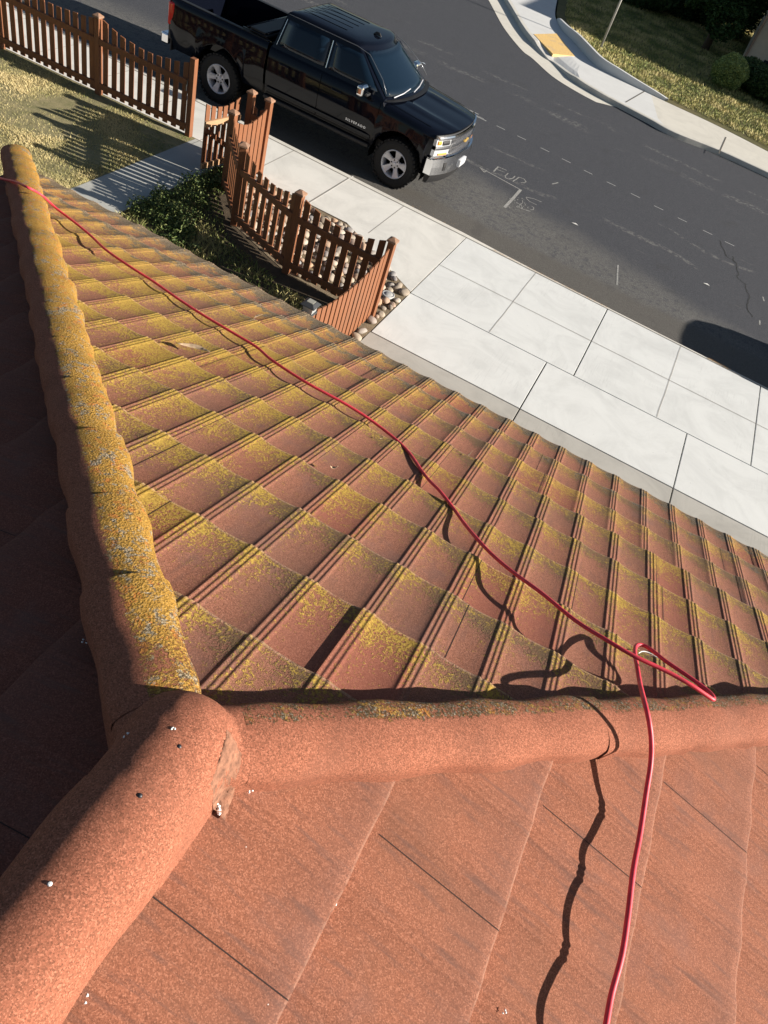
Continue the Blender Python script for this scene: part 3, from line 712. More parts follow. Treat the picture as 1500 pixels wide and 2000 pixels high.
MB().poly([lp(-XE + .5, -4.8), lp(XE - .5, -4.8), lp(XE - .5, YE - .5), lp(-XE + .5, YE - .5)], -.2, ze - .2).build('wall', M_stucco, house)
MB().add([(*lp(-XE + .2, -4.88), ze - .1), (*lp(XE - .2, -4.88), ze - .1), (*lp(0, -4.88), AP[2] - .03)], [(0, 1, 2)]).build('gable', M_stucco, house)

def onplane(u, v, n_, off=0.0):
    dd = ray(u, v); o_ = np.array([0, 0, H]); k = (n_ @ (AP + [0, 0, off] - o_)) / (n_ @ dd); return o_ + dd * k
nF, nR, nL = rz((0, TF, 1)), rz((TR, 0, 1)), rz((-TR, 0, 1))
def capsurf(x, y):
    z = (AP[2] - TR * ((np.array([x, y]) - AP[:2]) @ X_[:2])) + .022
    z = max(z, armz(x, y))
    for dv, r_, c_, hs_ in ((rz((kx, 1, -TF)), .085, AX + np.array([-.0126, .0126, -.012]), HS), (rz((0, -1, 0)), .106, AX + np.array([0, 0, -.012]), .88)):
        h2 = dv[:2] / np.linalg.norm(dv[:2]); d_ = np.array([x, y]) - c_[:2]; s_ = d_ @ h2; q_ = abs(d_ @ np.array([-h2[1], h2[0]]))
        if q_ < r_ and s_ > .14: z = max(z, c_[2] + dv[2] / np.linalg.norm(dv[:2]) * s_ + r_ * hs_ * math.sqrt(1 - (q_ / r_) ** 2))
    return z
def oncap(u, v):
    dd = ray(u, v); dd = dd / np.linalg.norm(dd); o_ = np.array([0, 0, H])
    for k_ in np.arange(.8, 4, .002):
        p_ = o_ + dd * k_
        if p_[2] <= capsurf(p_[0], p_[1]): return p_
    return onplane(u, v, nR, .03)
M_nail = simple('nail_head', (.05, .05, .055), .45, metal=.6)
for i, (u, v, pl, off) in enumerate(((350, 1458, nR, .13), (273, 1554, nR, .125), (570, 1406, nR, .19), (505, 1409, nR, .17), (232, 1533, nR, .10))[:4]):
    p = oncap(u, v); MB().lathe([(.0, .003), (.0035, .0025), (.005, 0), (.005, -.004)], 12, 'z', p).build('nail', M_nail, house, True)

# ------------------------------------------------------------------ air hose over the roof
def hosept(u, v, pl, h): return onplane(u, v, pl, h)
hp = [(-40, 330, nL, .09), (0, 348, nL, .11), (30, 355, nF, .10), (52, 365, nF, .155), (80, 380, nF, .13), (110, 407, nF, .085), (143, 432, nF, .07), (177, 460, nF, .06), (207, 488, nF, .06), (253, 520, nF, .06), (300, 550, nF, .055), (347, 583, nF, .05), (393, 613, nF, .05), (450, 647, nF, .052),
      (500, 677, nF, .055), (532, 704, nF, .055), (600, 748, nF, .058), (680, 792, nF, .055), (740, 832, nF, .04), (792, 876, nF, .030), (824, 920, nF, .029), (840, 940, nF, .038), (860, 960, nF, .045), (888, 996, nF, .034), (905, 1020, nF, .045), (928, 1048, nF, .058), (960, 1082, nF, .066), (1000, 1116, nF, .080), (1060, 1160, nF, .108),
      (1124, 1212, nF, .116), (1188, 1252, nF, .138), (1240, 1282, nF, .147), (1300, 1310, nF, .154), (1350, 1338, nF, .155), (1380, 1358, nF, .145), (1393, 1366, nF, .138), (1391, 1358, nF, .134), (1375, 1343, nF, .130), (1340, 1318, nF, .125), (1300, 1291, nF, .115), (1272, 1269, nF, .104), (1255, 1260, nF, .095), (1243, 1261, nF, .094), (1240, 1275, nF, .105),
      (1245, 1305, nF, .118), (1250, 1335, nF, .125)]
pts = [onplane(*h) for h in hp]
e1 = pts[-1]
for u, v, h in ((1259, 1372, .165), (1267, 1405, .175), (1272, 1445, .155), (1271, 1490, .125), (1262, 1550, .105), (1250, 1630, .095), (1237, 1700, .105), (1227, 1785, .108), (1215, 1865, .108), (1195, 1940, .105), (1184, 2000, .11), (1172, 2070, .11), (1160, 2160, .10)):
    pts.append(onplane(u, v, nR, h))
pts = smoothpoly([tuple(p) for p in pts], 5)
M_hose = simple('red_hose_rubber', (.68, .05, .075), .48, spec=.45, var=.18, scale=35)
tag(MB().tube(pts, .0073, 14).build('air_hose', M_hose, smooth=True), 'thin red air hose trailing over the tiles with one loop above the ridge', 'hose')

# curled leaves, twigs and flecks
M_leaf = simple('dry_leaf', (.42, .30, .19), .7, var=.3, scale=60); M_fleck = simple('white_fleck', (.78, .78, .76), .8)
def leaf(name, u, v, pl, L, ang, lab, mat=M_leaf, wd=.2, off=.03, curl=.3):
    p = onplane(u, v, pl, off); a = Vector((math.cos(ang), math.sin(ang), 0)); b = Vector((-a.y, a.x, 0)); rows_ = []
    for i in range(9):
        f = i / 8; ww = wd * L * math.sin(math.pi * min(max(f, .03), .97)) ; c = Vector(p) + a * L * (f - .5) + Vector((0, 0, curl * L * (f - .5) ** 2 * 2 + .004)) + b * L * .25 * math.sin(f * 2.6)
        rows_.append([c - b * ww / 2 + Vector((0, 0, ww * .35)), c, c + b * ww / 2 + Vector((0, 0, ww * .35))])
    mb = MB().grid(rows_); o = mb.build(name, mat, smooth=True, fixn=False); md = o.modifiers.new('s', 'SOLIDIFY'); md.thickness = .0015
    return tag(o, lab, 'leaf')
leaf('dry_leaf', 374, 690, nF, .16, .25, 'long curled dry leaf with a dark shadow on the upper left tiles'); leaf('dry_leaf', 505, 622, nF, .07, 1.2, 'small upright dry leaf near the left eave')
leaf('dry_leaf', 650, 919, nF, .035, .5, 'tiny pale curl of leaf in the middle of the front slope', wd=.35, curl=1.2); leaf('dry_leaf', 745, 835 + 25, nF, .03, 1.0, 'small pale curl beside the red hose', wd=.2, curl=1)
leaf('dry_leaf', 918, 893, nF, .05, 1.4, 'bent brown leaf stem on the tiles right of the hose', wd=.12, curl=1)
tw = [onplane(u, v, nF, .04) for u, v in ((1247, 1276), (1256, 1272), (1268, 1275), (1280, 1282), (1290, 1288))]
tag(MB().tube(smoothpoly([tuple(p) for p in tw], 4), .0016, 6).build('twig', M_fleck), 'thin pale twig under the loop of the red hose', 'twig')
flk = [(340, 1422, nR, .13, 'white fleck on the three way cap'), (249, 1438, nR, .07, 'pale blue white fleck in the crook of the left hip'), (98, 1727, nR, .12, 'round cream pebble on the ridge cap by the shade line'), (420, 1575, nR, .035, 'largest white scrap against the end of the cap'),
       (492, 1546, nR, .03, 'short white chip on the near slope by the cap'), (167, 1951, nR, .03, 'tiny white chip low beside the ridge cap'), (655, 1767, nR, .035, 'white dropping low on the first tile edge'), (669, 1714, nR, .035, 'white dropping high on the first tile edge'),
       (593, 1874, nR, .035, 'white speck pair near the foot of the first tile edge'), (985, 1978, nR, .035, 'thin white scrap at the bottom of the near slope'), (1336, 1421, nR, .13, 'greyish dropping on the right hip cap'), (166, 1252, nL, .03, 'bluish chip in the shade beside the left hip')]
for u, v, pl, off, lab in flk:
    p = oncap(u, v) if pl is nR else onplane(u, v, pl, off); mb = MB(); big = 'largest' in lab
    n = 7 if big else random.randint(2, 4); sz = .0050 if big else .0030
    if 'pebble' in lab: mb.lathe([(0, .004), (.003, .0035), (.0045, .001), (.003, -.003), (0, -.004)], 10, 'z', p)
    else:
        for k in range(n):
            a = random.uniform(0, 6); c = Vector(p) + (Vector((.0045 * k - .012, .012 * math.sin(k * .55) - .006, 0)) if big else Vector((random.uniform(-.006, .006), random.uniform(-.006, .006), 0)))
            q_ = [c + Vector((math.cos(a + 6.28 * t / 6) * sz * random.uniform(.5, 1.2), math.sin(a + 6.28 * t / 6) * sz * random.uniform(.5, 1.2), random.uniform(0, .002))) for t in range(6)]
            mb.add([c + Vector((0, 0, .004))] + q_, [(0, 1 + t, 1 + (t + 1) % 6) for t in range(6)])
    tag(mb.build('pebble' if 'pebble' in lab else 'white_chip', M_fleck), lab, 'pebble' if 'pebble' in lab else 'fleck')
# mastic smear where the right hip cap meets the junction
V = []; nk_ = 15; sm = [onplane(u, v, nR, o_) for u, v, o_ in ((455, 1450, .095), (454, 1470, .09), (450, 1488, .085), (444, 1510, .07), (436, 1535, .05), (428, 1560, .035), (420, 1580, .03))]
sm = smoothpoly([tuple(p) for p in sm], 4)
for i, p in enumerate(sm):
    for k in range(nk_):
        f = abs(k - 7) / 7; x = p[0] + (k - 7) * .0036 + random.uniform(-.0015, .0015); y = p[1] + random.uniform(-.0015, .0015)
        V.append((x, y, capsurf(x, y) + .0022 * (1 - f ** 2) + random.uniform(-.0012, .0016) - (.004 if k in (0, nk_ - 1) else 0)))
raw('mastic', V, [(i * nk_ + k, i * nk_ + k + 1, i * nk_ + k + 1 + nk_, i * nk_ + k + nk_) for i in range(len(sm) - 1) for k in range(nk_ - 1)], M_mast, house, True)

# ------------------------------------------------------------------ fences
def post(x, y, h, parent, cap='pyramid', rot=0, mat=M_wood):
    R_ = Matrix.Rotation(rot, 3, 'Z'); zz = h - .05 if cap else h
    o = MB().box((0, 0, zz / 2), (.092, .092, zz), R_).build('post', mat, parent, bevel=.004); o.location = (x, y, 0)
    if cap:
        mb = MB(); mb.box((0, 0, zz + .0125), (.125, .125, .025), R_)
        mb.box((0, 0, zz + .041), (.125, .125, .032), R_, taper=.25 if cap == 'pyramid' else .9)
        c = mb.build('post_cap', M_cap, o, bevel=.003)
    return o
def panel(p, q_, tops, parent, side, x0=.09, x1=None, zb=.045, rails=(.80, .15), sp=.153, wd=.088, rail_ext=(.04, .04), pk_mat=M_wood, n=None, rail_mat=M_wood):
    p = Vector((*p, 0)); q_ = Vector((*q_, 0)); L = (q_ - p).length; t_ = (q_ - p) / L; n_ = Vector((-t_.y, t_.x, 0)) * side; R_ = Matrix.Rotation(math.atan2(t_.y, t_.x), 3, 'Z')
    k = n or int(round((L - .10) / sp)); gap = (L - .092) / k
    for zr in rails:
        c = p + t_ * (L / 2) + n_ * .028; o = MB().box((0, 0, 0), (L - .09, .038, .085), R_).build('rail', rail_mat, parent, bevel=.003); o.location = (c.x, c.y, zr)
    for i in range(k):
        s = .046 + gap * (i + .5); f = s / L; h = tops(f) + random.uniform(-.006, .006); c = p + t_ * s - n_ * .003 + t_ * random.uniform(-.003, .003)
        w2 = wd / 2; dh = (tops(min(f + .03, 1)) - tops(max(f - .03, 0))) / (.06 * L) * w2; dh = max(-.05, min(.05, dh)); y2 = .0095
        vs = [(-w2, -y2, zb), (w2, -y2, zb), (w2, y2, zb), (-w2, y2, zb), (-w2, -y2, h - dh), (w2, -y2, h + dh), (w2, y2, h + dh), (-w2, y2, h - dh)]
        tilt = random.uniform(-.006, .006)
        o = MB().add([R_ @ Vector((a + (c_ * tilt), b, c_)) for a, b, c_ in vs], [(3, 2, 1, 0), (4, 5, 6, 7), (0, 1, 5, 4), (1, 2, 6, 5), (2, 3, 7, 6), (3, 0, 4, 7)]).build('picket', pk_mat, parent, bevel=.002); o.location = (c.x, c.y, 0)
scal = lambda f: .965 + .165 * (2 * f - 1) ** 2
P1, P2, P3, P4, P5, P6, P7 = (-6.0, 10.63), (-5.70, 10.65), (-5.72, 9.70), (-5.06, 8.94), (-3.90, 8.45), (-2.55, 8.42), (-2.57, 6.32)
Fa, Fb, Fz = (-8.80, 10.63), (-7.10, 10.72), (-12.6, 10.48)
fl_ = empty('picket_fence', (-7.10, 10.72, 0)); tag(fl_, 'stained redwood picket fence left of the gate, scalloped along the sidewalk', 'fence')
def child_fix(root, f):
    before = set(bpy.data.objects); f()
    for o in set(bpy.data.objects) - before:
        if o.parent is root: o.location = Vector(o.location) - Vector(root.location)
def bl():
    post(*Fa, 1.18, fl_); post(*Fb, 1.17, fl_, None); post(-10.7, 10.55, 1.18, fl_); post(*Fz, 1.18, fl_)
    panel(Fa, Fb, lambda f: .97 + .185 * (2 * f - 1) ** 2 * (1 if f < .5 else .75), fl_, -1, n=10)
    panel((-10.7, 10.55), Fa, lambda f: 1.02 + .09 * (2 * f - 1) ** 2, fl_, -1, n=12); panel(Fz, (-10.7, 10.55), scal, fl_, -1, n=12)
child_fix(fl_, bl)
fr_ = empty('picket_fence', (*P6, 0)); tag(fr_, 'stained redwood picket fence turning round the rock bed right of the gate', 'fence')
def br():
    post(*P1, 1.16, fr_); post(*P2, 1.16, fr_); post(*P3, 1.17, fr_); post(*P4, 1.17, fr_, rot=.3); post(*P5, 1.17, fr_); post(*P6, 1.17, fr_); post(*P7, 1.10, fr_, None)
    panel(P4, P5, scal, fr_, -1, n=8); panel(P5, P6, scal, fr_, -1, n=8)
    panel(P6, P7, lambda f: .90 + .17 * abs(2 * f - 1) ** 2, fr_, -1, n=15, wd=.10); panel(P7, (-2.57, 4.3), scal, fr_, -1, n=12)
    panel(P2, P3, lambda f: .89 + .16 * (2 * f - 1) ** 2, fr_, -1, n=7, wd=.10)
    panel(P3, P4, lambda f: .98 + .12 * (2 * f - 1) ** 2, fr_, -1, n=7, wd=.085)
    panel(P1, P2, lambda f: .93 + .12 * (2 * f - 1) ** 2, fr_, -1, n=2, wd=.06)
child_fix(fr_, br)
# gate, swung open into the yard
gt = empty('gate', (-6.12, 10.6, 0)); tag(gt, 'small picket gate swung open over the front walk', 'gate')
def bg_():
    g0, g1 = (-6.12, 10.60), (-6.26, 9.76)
    panel(g0, g1, lambda f: .93 + .13 * (2 * f - 1) ** 2, gt, 1, n=6, wd=.085, rails=(.74, .12), rail_mat=M_wood_gate, pk_mat=M_wood, zb=.06)
    a = Vector((g0[0], g0[1], .15)); b = Vector((g1[0], g1[1], .70)); v = b - a
    R_ = v.to_track_quat('X', 'Z').to_matrix(); c = (a + b) / 2 + Vector((.035, 0, 0)); o = MB().box((0, 0, 0), (v.length - .1, .03, .07), R_).build('brace', M_wood, gt, bevel=.003); o.location = c
child_fix(gt, bg_)
M_iron = simple('black_hinge', (.06, .06, .06), .5, metal=.8)
o = MB().box((0, 0, 0), (.02, .035, .07)).box((0.0, -.03, -.06), (.012, .02, .09)).build('latch', M_iron, fl_); o.location = (-.055, -.05, .80)
# solar post light
sg = empty('solar_light', (*P7, 1.06)); tag(sg, 'grey lantern style solar light capping the fence post by the roof edge', 'solar light')
M_sol = simple('grey_plastic', (.05, .052, .055), .4); M_sg = simple('frosted_glass', (.35, .36, .36), .25); M_pv = simple('solar_cell', (.30, .29, .25), .2)
MB().box((0, 0, .01), (.13, .13, .02)).box((0, 0, .10), (.15, .15, .012)).build('frame', M_sol, sg, bevel=.003)
MB().box((0, 0, .058), (.10, .10, .075), taper=1.2).build('lamp_glass', M_sg, sg)
MB().box((0, 0, .121), (.17, .17, .03), taper=.55).build('roof', M_sol, sg, bevel=.003); MB().box((0, 0, .139), (.075, .075, .006)).build('solar_panel', M_pv, sg)

# ------------------------------------------------------------------ rocks
m = N('river_rock'); oi = m.n('ShaderNodeObjectInfo').outputs['Random']; c = m.ramp(oi, [(0, (.24, .20, .16)), (.25, (.40, .33, .25)), (.5, (.25, .25, .26)), (.75, (.46, .29, .18)), (1, (.52, .47, .40))])
c = m.mix(m.math('MULTIPLY', m.noise(m.co(), 30, 4), .4), c, (.22, .18, .14)); M_rock = m.out(c, .75, spec=.35, normal=m.bump(m.noise(m.co(), 60, 3), .002))
protos = []
def rockmesh(seed):
    mb = MB(); r = random.Random(seed); sx, sy, sz = r.uniform(.8, 1.35), r.uniform(.7, 1), r.uniform(.55, .8); rows_ = []
    for i in range(11):
        ph = math.pi * i / 10; rows_.append([])
        for k in range(16):
            th = 2 * math.pi * k / 16; d = Vector((math.sin(ph) * math.cos(th), math.sin(ph) * math.sin(th), math.cos(ph))); rr = 1 + .16 * noise.noise(d * 1.3 + Vector((seed, 0, 0))); rows_[-1].append((d.x * rr * sx, d.y * rr * sy, d.z * rr * sz))
    return mb.grid(rows_, True)
rk = None; bed = [(-5.52, 10.40), (-2.47, 10.40), (-2.44, 8.2), (-2.46, 7.2), (-2.50, 6.4), (-2.53, 8.5), (-3.9, 8.52), (-5.02, 9.02), (-5.62, 9.74)]
bed = [(-5.60, 10.38), (-4.85, 10.40), (-4.1, 10.40), (-3.6, 10.28), (-2.44, 9.45), (-2.44, 8.3), (-2.48, 7.3), (-2.52, 8.5), (-3.9, 8.52), (-5.02, 9.0), (-5.62, 9.74)]
tag(MB().poly([(-5.66, 10.49), (-3.9, 10.45), (-2.41, 9.50), (-2.41, 8.0), (-2.6, 6.0), (-2.6, 8.4), (-3.9, 8.45), (-5.06, 8.94), (-5.7, 9.7)], -.1, .002).build('rock_bed_soil', M_soil), kind='structure')
tag(MB().poly([(-4.0, 10.50), (-2.405, 10.50), (-2.405, 9.50)], -.2, .004).build('sidewalk_corner', M_walk), kind='structure')
placed = []; tries = 0; VX, VY = g2(757, 580)
meshes = []
for k in range(9):
    o = rockmesh(k * 3.7).build('river_rock', M_rock, smooth=True); meshes.append(o.data); bpy.data.objects.remove(o)
bp_ = np.array(bed)
while len(placed) < 250 and tries < 60000:
    tries += 1
    x, y = random.uniform(-5.65, -2.4), random.uniform(7.2, 10.42)
    if not inpoly(np.array([[x, y]]), bed)[0]: continue
    r = random.choice([.045, .05, .06, .065, .075, .085])
    if math.hypot(x - VX, y - VY) < r + .085: continue
    if any((x - a) ** 2 + (y - b) ** 2 < ((r + c_) * .80) ** 2 for a, b, c_ in placed): continue
    if y > 10.42 - r: continue
    placed.append((x, y, r))
for x, y, r in placed:
    o = bpy.data.objects.new('river_rock', random.choice(meshes)); C.objects.link(o); o.location = (x, y, r * .45); o.scale = (r, r, r * .9); o.rotation_euler = (random.uniform(-.2, .2), random.uniform(-.2, .2), random.uniform(0, 6.28))
    tag(o, 'smooth river cobble in the bed between picket fence and sidewalk', 'rock', 'river cobbles in the bed outside the fence')
vx, vy = g2(757, 580)
vc = MB().lathe([(0, .035), (.055, .034), (.06, .028), (.075, .028), (.085, .034), (.092, .03), (.092, 0)], 28, 'z', (vx, vy, .02)).build('valve_cover', simple('grey_lid', (.36, .36, .35), .7, var=.2), smooth=True)
tag(vc, 'round grey valve cover lid among the cobbles beside the driveway', 'lid')

# ------------------------------------------------------------------ the pickup
M_paint = simple('black_paint', (.003, .004, .008), .06, spec=.30, coat=0); M_glass = simple('tinted_glass', (.005, .012, .022), .03, spec=.42)
M_trim = simple('black_plastic', (.012, .012, .013), .55); M_rub = simple('tyre_rubber', (.010, .010, .010), .8, var=.3, scale=90, bump=.004)
M_chr = simple('chrome', (.82, .83, .85), .10, metal=1); M_alu = simple('alloy', (.62, .62, .65), .38, metal=.35); M_red = simple('tail_lens', (.50, .015, .012), .15, coat=1)
M_lamp = simple('lamp_lens', (.62, .64, .66), .08, metal=.3, coat=1); M_amb = simple('amber_lens', (.80, .28, .03), .2, coat=1); M_gold = simple('gold_emblem', (.75, .50, .14), .3, metal=.6); M_let = simple('badge_metal', (.75, .76, .78), .3, metal=.4)
M_seam = simple('panel_gap', (.001, .001, .001), .9, spec=.1); M_line = simple('bed_liner', (.035, .035, .037), .8)
tk = empty('pickup_truck', (-4.22, 13.60, RZ)); tag(tk, 'glossy black four door pickup parked at the kerb with its bed cover folded', 'pickup truck')
AXF, AXR = 0.0, -3.62; RT = .392
def zlow(x, base=.50):
    z = base
    for a in (AXF, AXR):
        d = abs(x - a)
        if d < .50: z = max(z, .40 + math.sqrt(.25 - d * d) * 1.04)
    return z
def flare(x): return sum(.028 * math.exp(-((abs(x - a) - .50) / .10) ** 2) + (.028 if abs(x - a) < .5 else 0) for a in (AXF, AXR))
def hoodz(x): return 1.235 - .10 * max(0, (x + .42)) / 1.2 - .06 * max(0, x - .45) ** 2 * 6
xf = lambda y: .80 - .20 * abs(y) ** 2.6
# front body (cab lower + fenders + bonnet)
xs = sorted(set([round(x, 3) for x in np.arange(-2.69, .62, .06)] + [round(a + .5 * math.cos(t_), 3) for a in (0,) for t_ in np.linspace(0, math.pi, 25)] + [.62]))
xs = [x for x in xs if -2.70 <= x <= .62]
rows_ = {1: [], -1: []}; full = []
for x in xs:
    zl = zlow(x); fl = flare(x); zh = hoodz(x) if x > -.45 else 1.29
    side = [(.93 + fl * .5, zl), (.945 + fl, max(zl + .01, .62)), (.985 + fl, max(zl + .02, .80)), (.995 + fl * .6, max(zl + .04, .93)), (.985, max(zl + .06, 1.03)), (.982, 1.08 if x < -.4 else min(1.08, zh - .08)), (.962, zh - .055), (.925, zh - .018), (.86, zh)]
    top = []
    for y in (.76, .66, .56, .46, .36, .24, .12, 0):
        b = 0
        if x > -.42: b = .030 * math.exp(-((y - .46) / .07) ** 2) * min(1, (x + .42) / .3) * (1 - max(0, x - .1) * 1.2) + .010 * (1 - y)
        top.append((y, zh + .018 * (1 - y * y) + b))
    pr = side + top; pr = [(y, z) for y, z in pr]
    row = [(y, z) for y, z in pr] + [(-y, z) for y, z in pr[::-1][1:]]
    R3 = []
    for y, z in row:
        xx = x
        if x > .2: xx = .2 + (x - .2) / .42 * (xf(y) - .2)
        yy = y * (1 - .07 * max(0, (x - .2) / .42) ** 2) if x > .2 else y
        R3.append((xx, yy, z))
    full.append(R3)
mb = MB().grid(full)
body = mb.build('body', M_paint, tk, True); body.data.set_sharp_from_angle(angle=math.radians(50))
# rear wall of cab
n_ = len(full[0]); MB().add(full[0], [tuple(range(n_))]).build('cab_back', M_trim, tk)
# bed
xs = sorted(set([round(x, 3) for x in np.arange(-4.70, -2.74, .06)] + [round(AXR + .5 * math.cos(t_), 3) for t_ in np.linspace(0, math.pi, 25)] + [-2.735]))
fullb = []
for x in xs:
    zl = zlow(x, .52); fl = flare(x); rt = 1.31
    tp = 1 - .03 * max(0, (-4.5 - x) / .2) ** 2
    side = [(.93 + fl * .5, zl), (.945 + fl, max(zl + .01, .62)), (.985 + fl, max(zl + .02, .80)), (.998 + fl * .6, max(zl + .04, .93)), (.985, max(zl + .06, 1.03)), (.975, 1.12), (.972, 1.20), (.955, 1.275), (.93, rt - .004), (.90, rt), (.85, rt), (.835, rt - .01), (.83, 1.24), (.80, .74), (0, .735)]
    fullb.append([(x, y * tp, z) for y, z in side] + [(x, -y * tp, z) for y, z in side[::-1][1:]])
bed_ = MB().grid(fullb).build('bed', M_paint, tk, True); bed_.data.set_sharp_from_angle(angle=math.radians(50))
MB().box((-3.7, 0, .745), (1.9, 1.58, .012)).build('bed_floor', M_line, tk)
lr = MB()
for k in range(26): lr.box((-3.7, -.75 + k * .06, .758), (1.88, .028, .014))
lr.build('bed_liner_ribs', M_line, tk)
for sgn in (1, -1): MB().box((-3.72, sgn * .876, 1.316), (1.9, .085, .014)).build('rail_cap', M_trim, tk, bevel=.005)
tgo = MB().box((-4.725, 0, .97), (.055, 1.86, .66)).box((-4.72, 0, 1.30), (.08, 1.86, .03)).build('tailgate', M_paint, tk, bevel=.012)
MB().box((-2.77, 0, 1.0), (.04, 1.62, .55)).build('bulkhead', M_trim, tk)
MB().box((-4.685, 0, .62), (.02, 1.86, .3)).build('bed_back', M_trim, tk)
for sgn in (1, -1):
    MB().box((-4.69, sgn * .925, 1.06), (.13, .09, .36)).build('tail_light', M_red, tk, bevel=.025)
# rear bumper
MB().box((-4.83, 0, .62), (.16, 1.86, .18)).build('rear_bumper', M_chr, tk, bevel=.03)
# folded soft bed cover
cv = MB(); cv.box((-3.00, 0, 1.345), (.36, 1.74, .035)); cv.box((-3.02, 0, 1.385), (.30, 1.72, .03)); cv.build('bed_cover', M_trim, tk, bevel=.012)
cv = MB()
for yy in (-.86, .86): cv.tube([(-3.30, yy, 1.34), (-2.82, yy, 1.36)], .014, 8)
cv.tube([(-3.22, -.86, 1.37), (-3.22, .86, 1.37)], .018, 8); cv.tube([(-2.84, -.84, 1.40), (-2.84, .84, 1.40)], .018, 8); cv.build('cover_frame', M_paint, tk, True)
# greenhouse
def ring(z):
    f = (z - 1.27) / (1.80 - 1.27)
    xr_ = -2.665 + .10 * f; xfr = -.30 - .74 * f; hw = .925 - .175 * f - .02 * f * f
    pts_ = []
    for y in np.linspace(-1, 1, 13): pts_.append((xfr - .20 * (abs(y) ** 2.4) + 0.02, y * hw))
    for x in np.linspace(0, 1, 10)[1:-1]: pts_.append(((xfr - .18) + (xr_ - xfr + .18) * x, hw))
    for y in np.linspace(1, -1, 9): pts_.append((xr_ - .02 * (1 - y * y), y * hw))
    for x in np.linspace(1, 0, 10)[1:-1]: pts_.append(((xfr - .18) + (xr_ - xfr + .18) * x, -hw))
    return [(a, b, z) for a, b in pts_]
gh = [ring(z) for z in np.linspace(1.27, 1.78, 7)]
def shrink(rg, k, dz): 
    cx = -1.75; return [((x - cx) * k + cx, y * k, z + dz) for x, y, z in rg]
top = gh[-1]; gh += [shrink(top, .985, .028), shrink(top, .95, .048), shrink(top, .86, .064), shrink(top, .6, .078), shrink(top, .3, .084), shrink(top, .02, .085)]
mb = MB().grid(gh, True); cab = mb.build('cab', M_paint, tk, True); cab.data.set_sharp_from_angle(angle=math.radians(35))
for k in range(5):
    y = -.44 + k * .22; MB().box((-2.02, y, 1.868 - .03 * (y * y)), (.85, .022, .006)).build('roof_rib', M_paint, tk, bevel=.002)
def glass(name, f1, mat=M_glass, nu=12, nv=6):
    rows_ = [[f1(i / nu, j / nv) for i in range(nu + 1)] for j in range(nv + 1)]
    o = MB().grid(rows_).build(name, mat, tk, True); md = o.modifiers.new('s', 'SOLIDIFY'); md.thickness = .006; md.offset = 0; return o
def wsf(u, v):
    z = 1.30 + v * .455; f = (z - 1.27) / .53; y = (2 * u - 1) * (.94 - .03 * v); hw = .925 - .175 * f - .02 * f * f
    return ((-.30 - .74 * f) - .20 * abs(y) ** 2.4 + .02 + .012, y * hw, z + .004)
glass('windshield', wsf)
def sidef(x0, x1, x0t, x1t, s, zlo=1.33, zhi=1.72):
    def f_(u, v):
        z = zlo + v * (zhi - zlo); f = (z - 1.27) / .53; hw = .925 - .175 * f - .02 * f * f
        return ((x0 + (x1 - x0) * u) * (1 - v) + (x0t + (x1t - x0t) * u) * v, s * (hw + .006), z)
    return f_
for s in (-1, 1):
    glass('side_window', sidef(-2.55, -1.68, -2.50, -1.70, s), nu=4); glass('side_window', sidef(-1.58, -.62, -1.60, -1.08, s), nu=4)
    tr = MB(); tr.tube([sidef(-1.63, -1.63, -1.65, -1.65, s)(0, 0), sidef(-1.63, -1.63, -1.65, -1.65, s)(0, 1)], .008, 6); tr.build('window_post', M_chr if s < 0 else M_trim, tk)
    tr = MB(); tr.tube([sidef(-2.60, 0, -2.54, 0, s)(0, 0), sidef(-2.60, 0, -2.54, 0, s)(0, 1)], .004, 6); tr.build('window_trim', M_chr, tk)
    # door gaps, handles, sill, belt line
    gp = MB(); ys_ = s * .999
    for x in (-1.65, -.50): 
        gp.tube([(x, s * .950, .56), (x, s * .972, .70), (x, s * .990, .85), (x, s * .997, .93), (x, s * .986, 1.05), (x, s * .983, 1.1), (x, s * .962, 1.235)], .004, 6)
    gp.tube([(-2.66, s * .952, .56), (-.50, s * .952, .56)], .004, 6)
    gp.build('door_gap', M_seam, tk)
    for x in (-2.46, -1.42): MB().box((x + .1, s * .995, 1.10), (.20, .03, .035)).build('door_handle', M_paint, tk, bevel=.01)
    MB().box((-1.6, s * .975, .64), (2.1, .02, .05)).build('rub_strip', M_paint, tk, bevel=.006)
    MB().box((-1.62, s * .93, .48), (2.15, .10, .07)).build('sill', M_trim, tk, bevel=.02)
    # mirror
    mi = MB(); mi.box((-.80, s * 1.16, 1.345), (.13, .24, .17)); o = mi.build('mirror', M_chr, tk, bevel=.045); o.modifiers['bevel'].segments = 4
    MB().box((-.77, s * 1.02, 1.27), (.10, .14, .04)).build('mirror_arm', M_trim, o, bevel=.01); MB().box((-.872, s * 1.16, 1.345), (.006, .20, .13)).build('mirror_glass', M_glass, o)
    # arch liners
    for a in (AXF, AXR):
        ln = MB(); rr = []
        for t_ in np.linspace(-.15, math.pi + .15, 20):
            cx, cz = a + .515 * math.cos(t_), .40 + .515 * math.sin(t_) * 1.04; rr.append([(cx, s * .965, cz), (cx, s * .60, cz)])
        ln.grid(rr); ln.add([(a - .5, s * .60, .3), (a + .5, s * .60, .3), (a + .5, s * .60, .92), (a - .5, s * .60, .92)], [(0, 1, 2, 3)]); ln.build('wheel_well', M_seam, tk)
MB().box((-1.65, 0, 1.20), (1.95, 1.7, .02)).build('cabin_floor', M_seam, tk)
MB().box((-2.0, 0, .52), (5.0, 1.5, .14)).build('chassis', M_trim, tk)
dr_ = MB()
